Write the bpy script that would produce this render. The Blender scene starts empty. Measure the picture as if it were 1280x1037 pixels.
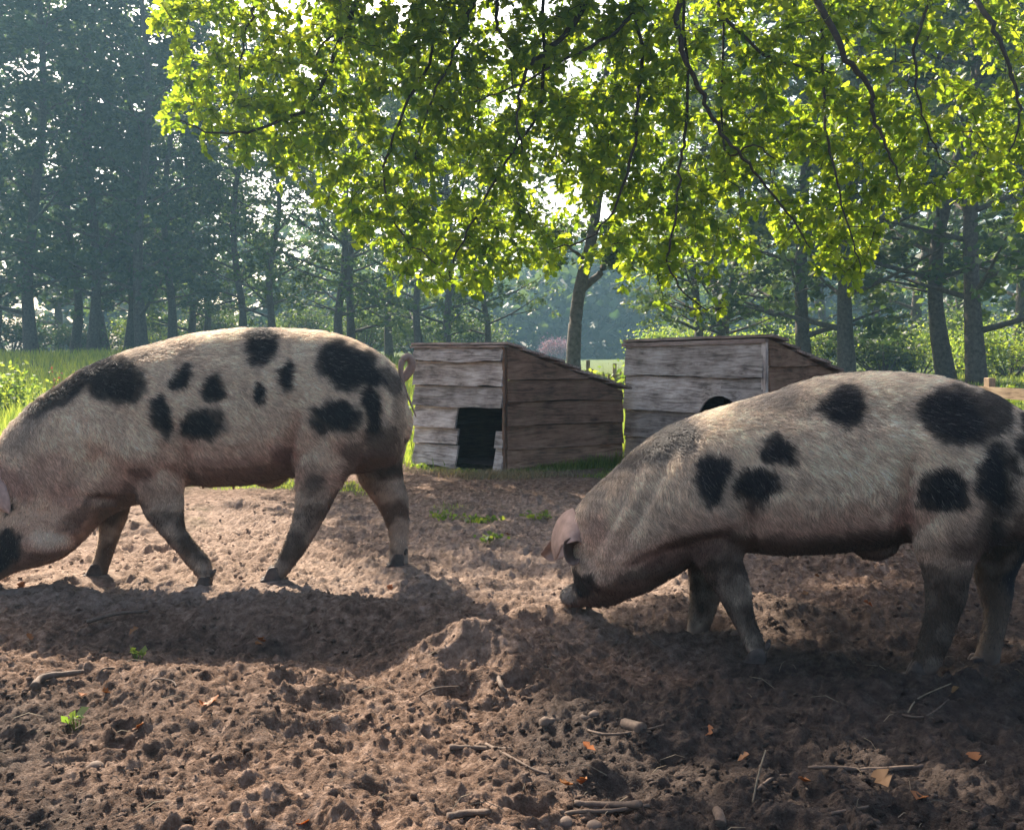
import bpy, math, random
import numpy as np
from mathutils import Vector, Matrix, Quaternion

# ------------------------------------------------------------------ camera, world, sun, exposure
SC = bpy.context.scene
COL = SC.collection
F, HZ, CZ = 1230.0, 435.0, 1.0          # focal length and horizon in photo pixels, eye height in metres

cam = bpy.data.objects.new('camera', bpy.data.cameras.new('camera'))
COL.objects.link(cam)
cam.location = (0, 0, CZ)
cam.rotation_euler = (math.radians(90), 0, 0)
cam.data.sensor_width = 36
cam.data.lens = 36 * F / 1280
cam.data.shift_y = -(518.5 - HZ) / 1280
cam.data.clip_end = 1000
cam.data.clip_start = 0.05
SC.camera = cam

SUN = Vector((-0.52, 0.95, 0.87)).normalized()
w = bpy.data.worlds.new('World'); SC.world = w; w.use_nodes = True
nt = w.node_tree
bg = nt.nodes['Background']
sky = nt.nodes.new('ShaderNodeTexSky')
sky.sky_type = 'NISHITA'; sky.sun_disc = False
sky.sun_elevation = math.asin(SUN.z)
sky.sun_rotation = math.atan2(SUN.x, SUN.y)
sky.air_density = 0.8; sky.dust_density = 5.0; sky.ozone_density = 0.4
nt.links.new(sky.outputs[0], bg.inputs[0])
bg.inputs[1].default_value = 0.11

sl = bpy.data.lights.new('sun', 'SUN'); sl.energy = 5.0; sl.angle = math.radians(0.6); sl.color = (1.0, 0.88, 0.73)
so = bpy.data.objects.new('sun', sl); COL.objects.link(so)
so.rotation_euler = SUN.to_track_quat('Z', 'Y').to_euler()
so.location = (-20, 40, 40)

SC.view_settings.view_transform = 'Standard'
SC.view_settings.look = 'None'
SC.view_settings.gamma = 1
SC.view_settings.use_curve_mapping = False
SC.view_settings.exposure = 1.8
SC.render.engine = 'CYCLES'
SC.cycles.max_bounces = 6
SC.cycles.transmission_bounces = 4
SC.cycles.diffuse_bounces = 3
SC.cycles.volume_bounces = 0
SC.cycles.use_denoising = True

R = np.random.default_rng(7)
random.seed(7)

# ------------------------------------------------------------------ small helpers
def at(px, py, Y):
    return Vector(((px - 640) / F * Y, Y, CZ - (py - HZ) / F * Y))

def tag(o, label=None, cat=None, group=None, kind=None):
    if label: o['label'] = label
    if cat: o['category'] = cat
    if group: o['group'] = group
    if kind: o['kind'] = kind
    return o

def empty(name, loc, rz=0.0):
    o = bpy.data.objects.new(name, None); COL.objects.link(o)
    o.location = loc; o.rotation_euler = (0, 0, rz); o.empty_display_size = 0.1
    return o

def link(name, me, parent=None, loc=None, rot=None, world=False):
    """link a mesh; with world=True its vertices are world positions and parent is an unrotated empty"""
    o = bpy.data.objects.new(name, me); COL.objects.link(o)
    if parent is not None:
        o.parent = parent
        if world: o.location = -Vector(parent.location)
    if loc is not None: o.location = loc
    if rot is not None: o.rotation_euler = rot
    return o

def np_mesh(name, V, Fc, mat=None, smooth=True, attrs=None, mats=None, midx=None):
    """V (n,3), Fc (m,k) constant k"""
    V = np.asarray(V, dtype=np.float32); Fc = np.asarray(Fc, dtype=np.int32)
    me = bpy.data.meshes.new(name)
    n, m, k = len(V), len(Fc), Fc.shape[1]
    me.vertices.add(n); me.vertices.foreach_set('co', V.ravel())
    me.loops.add(m * k); me.loops.foreach_set('vertex_index', Fc.ravel())
    me.polygons.add(m)
    me.polygons.foreach_set('loop_start', np.arange(0, m * k, k, dtype=np.int32))
    try: me.polygons.foreach_set('loop_total', np.full(m, k, dtype=np.int32))
    except Exception: pass
    if smooth: me.polygons.foreach_set('use_smooth', np.ones(m, dtype=bool))
    for mm in (mats or ([mat] if mat else [])): me.materials.append(mm)
    if midx is not None: me.polygons.foreach_set('material_index', np.asarray(midx, dtype=np.int32))
    me.update(calc_edges=True)
    if attrs:
        for an, (ty, arr) in attrs.items():
            a = me.attributes.new(an, ty, 'POINT')
            a.data.foreach_set('color' if ty == 'FLOAT_COLOR' else 'value', np.asarray(arr, dtype=np.float32).ravel())
    return me

def pydata(name, V, Fc, mat, smooth=False):
    me = bpy.data.meshes.new(name)
    me.from_pydata([tuple(v) for v in V], [], [tuple(f) for f in Fc])
    if mat: me.materials.append(mat)
    if smooth:
        for p in me.polygons: p.use_smooth = True
    me.update()
    return me

def hash2(ix, iy, s=0):
    h = (ix.astype(np.int64) * 374761393 + iy.astype(np.int64) * 668265263 + s * 1442695041) & 0xffffffff
    h = ((h ^ (h >> 13)) * 1274126177) & 0xffffffff
    h = (h ^ (h >> 16)) & 0xffffffff
    return h.astype(np.float64) / 4294967295.0

def vnoise(x, y, s=0):
    ix = np.floor(x); iy = np.floor(y)
    fx = x - ix; fy = y - iy
    fx = fx * fx * fx * (fx * (fx * 6 - 15) + 10); fy = fy * fy * fy * (fy * (fy * 6 - 15) + 10)
    a = hash2(ix, iy, s); b = hash2(ix + 1, iy, s); c = hash2(ix, iy + 1, s); d = hash2(ix + 1, iy + 1, s)
    return (a + (b - a) * fx) * (1 - fy) + (c + (d - c) * fx) * fy

def fbm(x, y, sc, oc=3, s=0, gain=0.5):
    t = 0; a = 1; n = 0
    for i in range(oc):
        c, sn = math.cos(0.6 * i + 0.3), math.sin(0.6 * i + 0.3)
        t = t + a * (vnoise((x * c - y * sn) / sc, (x * sn + y * c) / sc, s + i * 17) - 0.5); n += a * 0.5
        a *= gain; sc *= 0.48
    return t / n

def worley(x, y, sc, s=0):
    gx = x / sc; gy = y / sc; ix = np.floor(gx); iy = np.floor(gy)
    best = np.full(x.shape, 9.0); val = np.zeros(x.shape)
    for dx in (-1, 0, 1):
        for dy in (-1, 0, 1):
            cx = ix + dx; cy = iy + dy
            px = cx + hash2(cx, cy, s); py = cy + hash2(cx, cy, s + 5)
            d = (gx - px) ** 2 + (gy - py) ** 2
            m = d < best
            best = np.where(m, d, best); val = np.where(m, hash2(cx, cy, s + 9), val)
    return np.sqrt(best), val

def sstep(a, b, x):
    t = np.clip((x - a) / (b - a), 0, 1)
    return t * t * (3 - 2 * t)

# ------------------------------------------------------------------ materials
def new_mat(name):
    m = bpy.data.materials.new(name); m.use_nodes = True
    N, L = m.node_tree.nodes, m.node_tree.links
    return m, N, L, N['Principled BSDF']

def ramp(N, L, src, stops):
    r = N.new('ShaderNodeValToRGB')
    while len(r.color_ramp.elements) < len(stops): r.color_ramp.elements.new(0.5)
    for e, (p, c) in zip(r.color_ramp.elements, stops): e.position = p; e.color = (*c, 1)
    L.new(src, r.inputs[0]); return r.outputs[0]

def noise(N, L, sc, det=4, rough=0.6, vec=None, dist=0.0):
    n = N.new('ShaderNodeTexNoise'); n.inputs['Scale'].default_value = sc
    n.inputs['Detail'].default_value = det; n.inputs['Roughness'].default_value = rough
    n.inputs['Distortion'].default_value = dist
    if vec is not None: L.new(vec, n.inputs['Vector'])
    return n.outputs[0]

def mixc(N, L, fac, a, b, mode='MIX'):
    m = N.new('ShaderNodeMix'); m.data_type = 'RGBA'; m.blend_type = mode
    for i, v in ((0, fac), (6, a), (7, b)):
        if isinstance(v, (int, float)): m.inputs[i].default_value = v
        elif isinstance(v, tuple): m.inputs[i].default_value = (*v, 1)
        else: L.new(v, m.inputs[i])
    return m.outputs[2]

def mathn(N, L, op, a, b=None):
    m = N.new('ShaderNodeMath'); m.operation = op
    for i, v in ((0, a), (1, b)):
        if v is None: continue
        if isinstance(v, (int, float)): m.inputs[i].default_value = v
        else: L.new(v, m.inputs[i])
    return m.outputs[0]

def bump(N, L, b, h, strength, dist):
    bp = N.new('ShaderNodeBump'); bp.inputs['Strength'].default_value = strength; bp.inputs['Distance'].default_value = dist
    L.new(h, bp.inputs['Height']); L.new(bp.outputs[0], b.inputs['Normal'])

def attr(N, name):
    a = N.new('ShaderNodeAttribute'); a.attribute_name = name; return a

# soil and meadow
GROUND, N, L, b = new_mat('ground_soil')
pos = N.new('ShaderNodeNewGeometry').outputs['Position']
n1 = noise(N, L, 1.1, 5, 0.6, pos); n2 = noise(N, L, 26, 6, 0.7, pos); n3 = noise(N, L, 170, 4, 0.7, pos)
dry = ramp(N, L, n2, [(0.34, (0.065, 0.038, 0.025)), (0.5, (0.175, 0.108, 0.073)), (0.68, (0.36, 0.25, 0.185))])
dark_soil = ramp(N, L, n2, [(0.32, (0.03, 0.021, 0.017)), (0.55, (0.075, 0.054, 0.043)), (0.75, (0.15, 0.112, 0.09))])  # darker soil colour, also carries the painted shade
am = attr(N, 'soil_shade').outputs['Fac']
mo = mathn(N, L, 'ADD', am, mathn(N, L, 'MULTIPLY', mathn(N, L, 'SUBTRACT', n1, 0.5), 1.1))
col = mixc(N, L, ramp(N, L, mo, [(0.25, (0, 0, 0)), (0.85, (1, 1, 1))]), dry, dark_soil)
col = mixc(N, L, 0.35, col, ramp(N, L, n3, [(0.3, (0.6, 0.6, 0.6)), (0.7, (1, 1, 1))]), 'MULTIPLY')
gcol = ramp(N, L, noise(N, L, 3.0, 5, 0.7, pos), [(0.3, (0.045, 0.065, 0.016)), (0.6, (0.085, 0.12, 0.026)), (0.8, (0.15, 0.15, 0.06))])
col = mixc(N, L, attr(N, 'pale_soil').outputs['Fac'], col, ramp(N, L, n2, [(0.32, (0.14, 0.095, 0.07)), (0.5, (0.32, 0.23, 0.175)), (0.7, (0.45, 0.34, 0.27))]))
ga = attr(N, 'turf').outputs['Fac']
col = mixc(N, L, ga, col, gcol)
L.new(col, b.inputs['Base Color']); b.inputs['Roughness'].default_value = 0.95; b.inputs['Specular IOR Level'].default_value = 0.15
hb = mathn(N, L, 'ADD', n3, mathn(N, L, 'MULTIPLY', noise(N, L, 60, 5, 0.7, pos), 1.5))
bump(N, L, b, hb, 1.0, 0.013)

def simple(name, col, rough=0.8, var=0.35, sc=30, bumpd=0.0, spec=0.3):
    m, N, L, b = new_mat(name)
    tc = N.new('ShaderNodeTexCoord').outputs['Object']
    n = noise(N, L, sc, 5, 0.65, tc)
    lo = tuple(c * (1 - var) for c in col); hi = tuple(min(1, c * (1 + var)) for c in col)
    L.new(ramp(N, L, n, [(0.3, lo), (0.7, hi)]), b.inputs['Base Color'])
    b.inputs['Roughness'].default_value = rough; b.inputs['Specular IOR Level'].default_value = spec
    if bumpd: bump(N, L, b, n, 0.8, bumpd)
    return m

def leafmat(name, refl, trans, tfac=0.5, var=0.3, gloss=0.35, perleaf=True):
    m = bpy.data.materials.new(name); m.use_nodes = True
    N, L = m.node_tree.nodes, m.node_tree.links
    N.clear()
    out = N.new('ShaderNodeOutputMaterial')
    p = N.new('ShaderNodeBsdfPrincipled'); t = N.new('ShaderNodeBsdfTranslucent'); mx = N.new('ShaderNodeMixShader')
    g = N.new('ShaderNodeNewGeometry'); oi = N.new('ShaderNodeObjectInfo')
    r = mathn(N, L, 'FRACT', mathn(N, L, 'ADD', g.outputs['Random Per Island'], oi.outputs['Random']))
    def vr(c, k):
        return ramp(N, L, r, [(0.0, tuple(x * (1 - var) * f for x, f in zip(c, (0.8, 1, 1)))), (0.55, c), (1.0, tuple(min(1, x * (1 + var) * f) for x, f in zip(c, (1.2, 1.02, 0.9))))])
    L.new(vr(refl, 0), p.inputs['Base Color']); p.inputs['Roughness'].default_value = gloss; p.inputs['Specular IOR Level'].default_value = 0.4
    L.new(vr(trans, 1), t.inputs['Color'])
    mx.inputs[0].default_value = tfac
    L.new(p.outputs[0], mx.inputs[1]); L.new(t.outputs[0], mx.inputs[2]); L.new(mx.outputs[0], out.inputs['Surface'])
    return m

OAKLEAF = leafmat('oak_leaf_green', (0.040, 0.088, 0.014), (0.40, 0.53, 0.026), 0.5, 0.30, 0.45)
FARLEAF = leafmat('far_leaf_green', (0.045, 0.075, 0.022), (0.13, 0.20, 0.03), 0.4, 0.35, 0.6)
FARLEAF_DARK = leafmat('dark_leaf_green', (0.035, 0.058, 0.022), (0.07, 0.12, 0.02), 0.35, 0.35, 0.6)
BRIGHTLEAF = leafmat('bright_leaf_green', (0.07, 0.115, 0.025), (0.28, 0.38, 0.04), 0.5, 0.3, 0.6)
GRASS = leafmat('grass_blade', (0.09, 0.14, 0.03), (0.30, 0.38, 0.05), 0.5, 0.35, 0.6)
DRYGRASS = leafmat('dry_grass_blade', (0.24, 0.19, 0.10), (0.25, 0.2, 0.09), 0.3, 0.3, 0.7)
ORANGELEAF = leafmat('dead_leaf_orange', (0.27, 0.10, 0.03), (0.26, 0.08, 0.013), 0.35, 0.25, 0.6)
BROWNLEAF = leafmat('dead_leaf_brown', (0.22, 0.12, 0.05), (0.2, 0.1, 0.03), 0.25, 0.25, 0.7)
PINKBLOOM = leafmat('pink_blossom', (0.28, 0.16, 0.20), (0.16, 0.08, 0.10), 0.35, 0.2, 0.7)
REDDOCK = leafmat('dock_seed_red', (0.22, 0.07, 0.04), (0.2, 0.05, 0.03), 0.3, 0.3, 0.7)
BARK = simple('bark', (0.085, 0.07, 0.055), 0.95, 0.5, 14, 0.02)
OAKBARK = simple('oak_bark', (0.038, 0.029, 0.022), 0.95, 0.4, 24, 0.006)
CLOD = simple('soil_clod', (0.19, 0.135, 0.105), 0.95, 0.45, 60, 0.003, 0.1)
STICK = simple('dry_stick', (0.095, 0.065, 0.047), 0.85, 0.4, 60, 0.002)
PEBBLE = simple('pebble', (0.12, 0.082, 0.06), 0.8, 0.25, 40, 0.001)
STRAW = simple('straw', (0.17, 0.13, 0.085), 0.8, 0.3, 50)
HOOF = simple('hoof_horn', (0.062, 0.045, 0.036), 0.7, 0.6, 28, 0.002)
EYE = simple('eye_dark', (0.012, 0.008, 0.006), 0.12, 0.2, 10, 0, 0.6)
NAIL = simple('nail_head', (0.25, 0.24, 0.23), 0.5, 0.2, 30)

def woodmat(name, dark, mid, light, green=0.0):
    m, N, L, b = new_mat(name)
    tc = N.new('ShaderNodeTexCoord'); oi = N.new('ShaderNodeObjectInfo')
    uvv = attr(N, 'grain').outputs['Vector']
    mp = N.new('ShaderNodeMapping'); L.new(uvv, mp.inputs['Vector'])
    cv = N.new('ShaderNodeCombineXYZ'); L.new(mathn(N, L, 'MULTIPLY', oi.outputs['Random'], 37.0), cv.inputs[0])
    L.new(mathn(N, L, 'MULTIPLY', oi.outputs['Random'], 91.0), cv.inputs[1]); L.new(cv.outputs[0], mp.inputs['Location'])
    mp2 = N.new('ShaderNodeMapping'); mp2.inputs['Scale'].default_value = (1.4, 11, 11); L.new(mp.outputs[0], mp2.inputs['Vector'])
    g1 = noise(N, L, 2.2, 6, 0.65, mp2.outputs[0], 1.6)
    mp3 = N.new('ShaderNodeMapping'); mp3.inputs['Scale'].default_value = (3, 120, 120); L.new(mp.outputs[0], mp3.inputs['Vector'])
    g2 = noise(N, L, 2.0, 5, 0.7, mp3.outputs[0], 0.4)
    n0 = noise(N, L, 5.0, 4, 0.6, mp.outputs[0])
    f = mathn(N, L, 'ADD', mathn(N, L, 'MULTIPLY', g1, 0.75), mathn(N, L, 'MULTIPLY', g2, 0.45))
    f = mathn(N, L, 'ADD', f, mathn(N, L, 'MULTIPLY', mathn(N, L, 'SUBTRACT', n0, 0.5), 0.5))
    c = ramp(N, L, f, [(0.44, dark), (0.58, mid), (0.76, light)])
    br = mathn(N, L, 'ADD', mathn(N, L, 'MULTIPLY', oi.outputs['Random'], 0.5), 0.72)
    hsv = N.new('ShaderNodeHueSaturation'); L.new(c, hsv.inputs['Color']); L.new(br, hsv.inputs['Value'])
    c = hsv.outputs[0]
    if green:
        gm = ramp(N, L, noise(N, L, 4.5, 5, 0.7, mp.outputs[0]), [(0.5, (0, 0, 0)), (0.72, (1, 1, 1))])
        c = mixc(N, L, mathn(N, L, 'MULTIPLY', gm, green), c, (0.09, 0.10, 0.045))
    L.new(c, b.inputs['Base Color']); b.inputs['Roughness'].default_value = 0.85; b.inputs['Specular IOR Level'].default_value = 0.2
    bump(N, L, b, f, 0.9, 0.006)
    return m
WOOD_GREY = woodmat('weathered_grey_board', (0.12, 0.093, 0.076), (0.33, 0.265, 0.22), (0.56, 0.48, 0.41), 0.15)
WOOD_BROWN = woodmat('brown_board', (0.055, 0.032, 0.02), (0.155, 0.086, 0.052), (0.25, 0.15, 0.095), 0.25)
WOOD_ROOF = woodmat('roof_board', (0.09, 0.06, 0.045), (0.23, 0.16, 0.125), (0.38, 0.29, 0.24), 0.35)
WOOD_SHADE = woodmat('shade_dark_board', (0.025, 0.018, 0.014), (0.06, 0.042, 0.03), (0.10, 0.07, 0.05), 0.1)  # rear and hidden walls coloured dark to paint the shade indoors
WOOD_FENCE = woodmat('fence_board', (0.13, 0.09, 0.06), (0.30, 0.21, 0.14), (0.42, 0.32, 0.22), 0.15)
INTERIOR_SHADE = simple('hut_interior_shade', (0.05, 0.035, 0.025), 0.9, 0.4, 12)  # dark base colour stands for the shade inside the huts

# ------------------------------------------------------------------ ground relief
PITS = []
for _ in range(170):
    y = R.uniform(1.9, 6.5); PITS.append((R.uniform(-0.62, 0.62) * y, y, 0.022 + 0.085 * R.random() ** 2, R.uniform(0.006, 0.036)))
FEET = []          # filled below, flattened spots under the hooves

def base_h(x, y):
    """large shape of the land"""
    x = np.asarray(x, float); y = np.asarray(y, float)
    rise = sstep(11, 34, y) * (0.12 + 0.62 * sstep(3.5, -9, x))
    h = rise + 0.05 * fbm(x, y, 6.0, 2, 3) * sstep(9, 14, y)
    near = 1 - sstep(7.0, 9.5, y)
    # heaped soil between the two pigs and the trough in front of the left one
    g = lambda cx, cy, rx, ry: np.exp(-(((x - cx) / rx) ** 2 + ((y - cy) / ry) ** 2))
    h = h + near * (0.085 * g(-0.12, 3.12, 0.20, 0.17) - 0.045 * g(-0.95, 3.35, 0.75, 0.22) + 0.05 * g(-1.22, 2.95, 0.32, 0.16)
                    - 0.05 * g(0.32, 3.25, 0.16, 0.16) + 0.05 * g(0.62, 3.32, 0.25, 0.12) + 0.045 * g(0.30, 2.62, 0.30, 0.10)
                    - 0.03 * g(0.15, 4.4, 0.35, 0.35) + 0.04 * g(1.05, 3.55, 0.3, 0.15) + 0.03 * g(-0.35, 4.05, 0.14, 0.10))
    return h

def ground_h(x, y, fine=True):
    x = np.asarray(x, float); y = np.asarray(y, float)
    h = base_h(x, y)
    near = 1 - sstep(6.5, 9.5, y)
    amp = 0.35 + 0.65 * near
    amp = amp * (1 - sstep(9, 13, y) * 0.7)
    h = h + amp * (0.035 * fbm(x, y * 1.15, 0.55, 2, 11) + 0.020 * fbm(x, y, 0.17, 2, 12))
    if fine:
        k = near * (1 - sstep(4.5, 8.0, y) * 0.5)
        for (cx, cy, r, d) in PITS:
            m = (np.abs(x - cx) < r * 2.6) & (np.abs(y - cy) < r * 2.2)
            if m.any():
                q = ((x[m] - cx) / r) ** 2 + ((y[m] - cy) / (r * 0.8)) ** 2
                h[m] += near[m] * d * (-np.exp(-q * 1.1) * 1.25 + 0.55 * np.exp(-(np.sqrt(q) - 1.45) ** 2 * 5))
        wx = x + 0.03 * fbm(x, y, 0.05, 3, 31); wy = y + 0.03 * fbm(x, y, 0.05, 3, 32)
        d1, v1 = worley(wx, wy, 0.062, 1)
        h = h + k * 0.016 * np.clip(0.75 - d1, 0, 1) * sstep(0.45, 1.0, v1) * 1.7
        d2, v2 = worley(wx, wy, 0.027, 2)
        h = h + k * 0.0115 * np.clip(0.75 - d2, 0, 1) * (0.25 + v2) * 1.4
        d3, v3 = worley(wx, wy, 0.016, 3)
        h = h + k * 0.0085 * np.clip(0.8 - d3, 0, 1) * (0.3 + v3) * 1.4
        h = h + k * 0.0085 * fbm(x, y, 0.02, 3, 41) + k * 0.010 * fbm(x, y, 0.06, 2, 42)
        ridg = 1 - np.abs(fbm(x, y, 0.22, 3, 51))
        h = h + k * 0.016 * (ridg - 0.6)
        for (fx, fy, fr, fz) in FEET:
            q = ((x - fx) / fr) ** 2 + ((y - fy) / fr) ** 2
            wgt = np.exp(-q * q)
            h = h * (1 - wgt) + wgt * fz
            h = h + 0.012 * np.exp(-(np.sqrt(q) - 1.35) ** 2 * 6)
    return h

def gh(x, y):
    return float(ground_h(np.array([x], float), np.array([y], float))[0])

# ------------------------------------------------------------------ pigs: frames fitted to the picture
class Frame:
    """vertical plane along the animal; pt(px,py,s) is the point of the plane at lateral offset s that is seen at px,py"""
    def __init__(self, px, Y, deg):
        self.B = Vector(((px - 640) / F * Y, Y, 0))
        a = math.radians(deg)
        self.h = Vector((-math.cos(a), math.sin(a), 0))
        self.n = Vector((-math.sin(a), -math.cos(a), 0))
    def pt(self, px, py, s=0.0):
        d = Vector(((px - 640) / F, 1, -(py - HZ) / F)); c = Vector((0, 0, CZ))
        t = ((self.B + self.n * s - c).dot(self.n)) / d.dot(self.n)
        return c + d * t

def loft(V, Fc, secs, seg=28, expo=2.25):
    """secs: (A, B, hw vector) with A,B opposite silhouette points; closed with rounded caps"""
    def ring(c, v, u, k=1.0):
        r = []
        for i in range(seg):
            a = 2 * math.pi * i / seg; ca, sa = math.cos(a), math.sin(a)
            x = math.copysign(abs(ca) ** (2 / expo), ca); y = math.copysign(abs(sa) ** (2 / expo), sa)
            r.append(c + v * (x * k) + u * (y * k))
        return r
    data = [((A + B) / 2, (A - B) / 2, U) for A, B, U in secs]
    # catmull-rom densify
    dense = []
    n = len(data)
    for i in range(n - 1):
        p = [data[max(0, i - 1)], data[i], data[i + 1], data[min(n - 1, i + 2)]]
        K = 4
        for k in range(K):
            t = k / K
            out = []
            for j in range(3):
                a, b_, c, d = p[0][j], p[1][j], p[2][j], p[3][j]
                out.append(0.5 * ((2 * b_) + (c - a) * t + (2 * a - 5 * b_ + 4 * c - d) * t * t + (3 * b_ - a - 3 * c + d) * t ** 3))
            dense.append(tuple(out))
    dense.append(data[-1])
    rings = []
    c0, v0, u0 = dense[0]; dr = (dense[0][0] - dense[1][0]).normalized(); rr = min(v0.length, u0.length)
    for k in (0.25, 0.6, 0.87): rings.append(ring(c0 + dr * rr * math.sqrt(1 - k * k) * 0.55, v0, u0, k))
    for c, v, u in dense: rings.append(ring(c, v, u))
    c0, v0, u0 = dense[-1]; dr = (dense[-1][0] - dense[-2][0]).normalized(); rr = min(v0.length, u0.length)
    for k in (0.87, 0.6, 0.25): rings.append(ring(c0 + dr * rr * math.sqrt(1 - k * k) * 0.55, v0, u0, k))
    o = len(V)
    for r in rings: V.extend(r)
    for i in range(len(rings) - 1):
        for j in range(seg):
            a = o + i * seg + j; b_ = o + i * seg + (j + 1) % seg
            Fc.append((a, b_, b_ + seg, a + seg))
    s0 = len(V); V.append(sum(rings[0], Vector()) / seg); s1 = len(V); V.append(sum(rings[-1], Vector()) / seg)
    e = o + (len(rings) - 1) * seg
    for j in range(seg):
        Fc.append((s0, o + (j + 1) % seg, o + j)); Fc.append((s1, e + j, e + (j + 1) % seg))

def blob(V, Fc, c, ax, ay, az, seg=20, rows=12):
    o = len(V)
    for i in range(1, rows):
        ph = math.pi * i / rows
        for j in range(seg):
            th = 2 * math.pi * j / seg
            V.append(c + ax * (math.sin(ph) * math.cos(th)) + ay * (math.sin(ph) * math.sin(th)) + az * math.cos(ph))
    t = len(V); V.append(c + az); b_ = len(V); V.append(c - az)
    for i in range(rows - 2):
        for j in range(seg):
            a = o + i * seg + j; d = o + i * seg + (j + 1) % seg
            Fc.append((a, d, d + seg, a + seg))
    e = o + (rows - 2) * seg
    for j in range(seg):
        Fc.append((t, o + (j + 1) % seg, o + j)); Fc.append((b_, e + j, e + (j + 1) % seg))

def remeshed(V, Fc, voxel, smooth_it):
    me = pydata('tmp', V, Fc, None)
    o = bpy.data.objects.new('tmp', me); COL.objects.link(o)
    m = o.modifiers.new('r', 'REMESH'); m.mode = 'VOXEL'; m.voxel_size = voxel; m.adaptivity = 0
    s = o.modifiers.new('s', 'SMOOTH'); s.factor = 0.5; s.iterations = smooth_it
    dg = bpy.context.evaluated_depsgraph_get()
    ev = o.evaluated_get(dg)
    res = bpy.data.meshes.new_from_object(ev)
    bpy.data.objects.remove(o); bpy.data.meshes.remove(me)
    return res

def skinmat(name):
    m, N, L, b = new_mat(name)
    tc = N.new('ShaderNodeNewGeometry').outputs['Position']
    a = attr(N, 'coat')
    n = noise(N, L, 38, 6, 0.7, tc)
    c = mixc(N, L, 1.0, a.outputs['Color'], ramp(N, L, n, [(0.3, (0.72, 0.70, 0.68)), (0.7, (1.05, 1.03, 1.0))]), 'MULTIPLY')
    L.new(c, b.inputs['Base Color']); b.inputs['Roughness'].default_value = 0.68
    b.inputs['Specular IOR Level'].default_value = 0.16
    b.inputs['Subsurface Weight'].default_value = 0.0
    fine = mathn(N, L, 'ADD', noise(N, L, 260, 4, 0.7, tc), mathn(N, L, 'MULTIPLY', n, 1.2))
    bump(N, L, b, fine, 0.55, 0.004)
    return m
SKIN = skinmat('pig_skin')

HAIR, N, L, b = new_mat('pig_bristle')
a = attr(N, 'tint')
L.new(a.outputs['Color'], b.inputs['Base Color']); b.inputs['Roughness'].default_value = 0.5; b.inputs['Specular IOR Level'].default_value = 0.25
tl = N.new('ShaderNodeBsdfTranslucent'); L.new(a.outputs['Color'], tl.inputs['Color'])
mxs = N.new('ShaderNodeMixShader'); mxs.inputs[0].default_value = 0.35
L.new(b.outputs[0], mxs.inputs[1]); L.new(tl.outputs[0], mxs.inputs[2]); L.new(mxs.outputs[0], N['Material Output'].inputs['Surface'])

PALE = np.array([0.68, 0.545, 0.42]); BLACK = np.array([0.024, 0.023, 0.026]); PINK = np.array([0.34, 0.17, 0.13]); BELLY = np.array([0.13, 0.072, 0.055])
GREY = np.array([0.15, 0.14, 0.135]); MUD = np.array([0.060, 0.038, 0.027])

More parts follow.
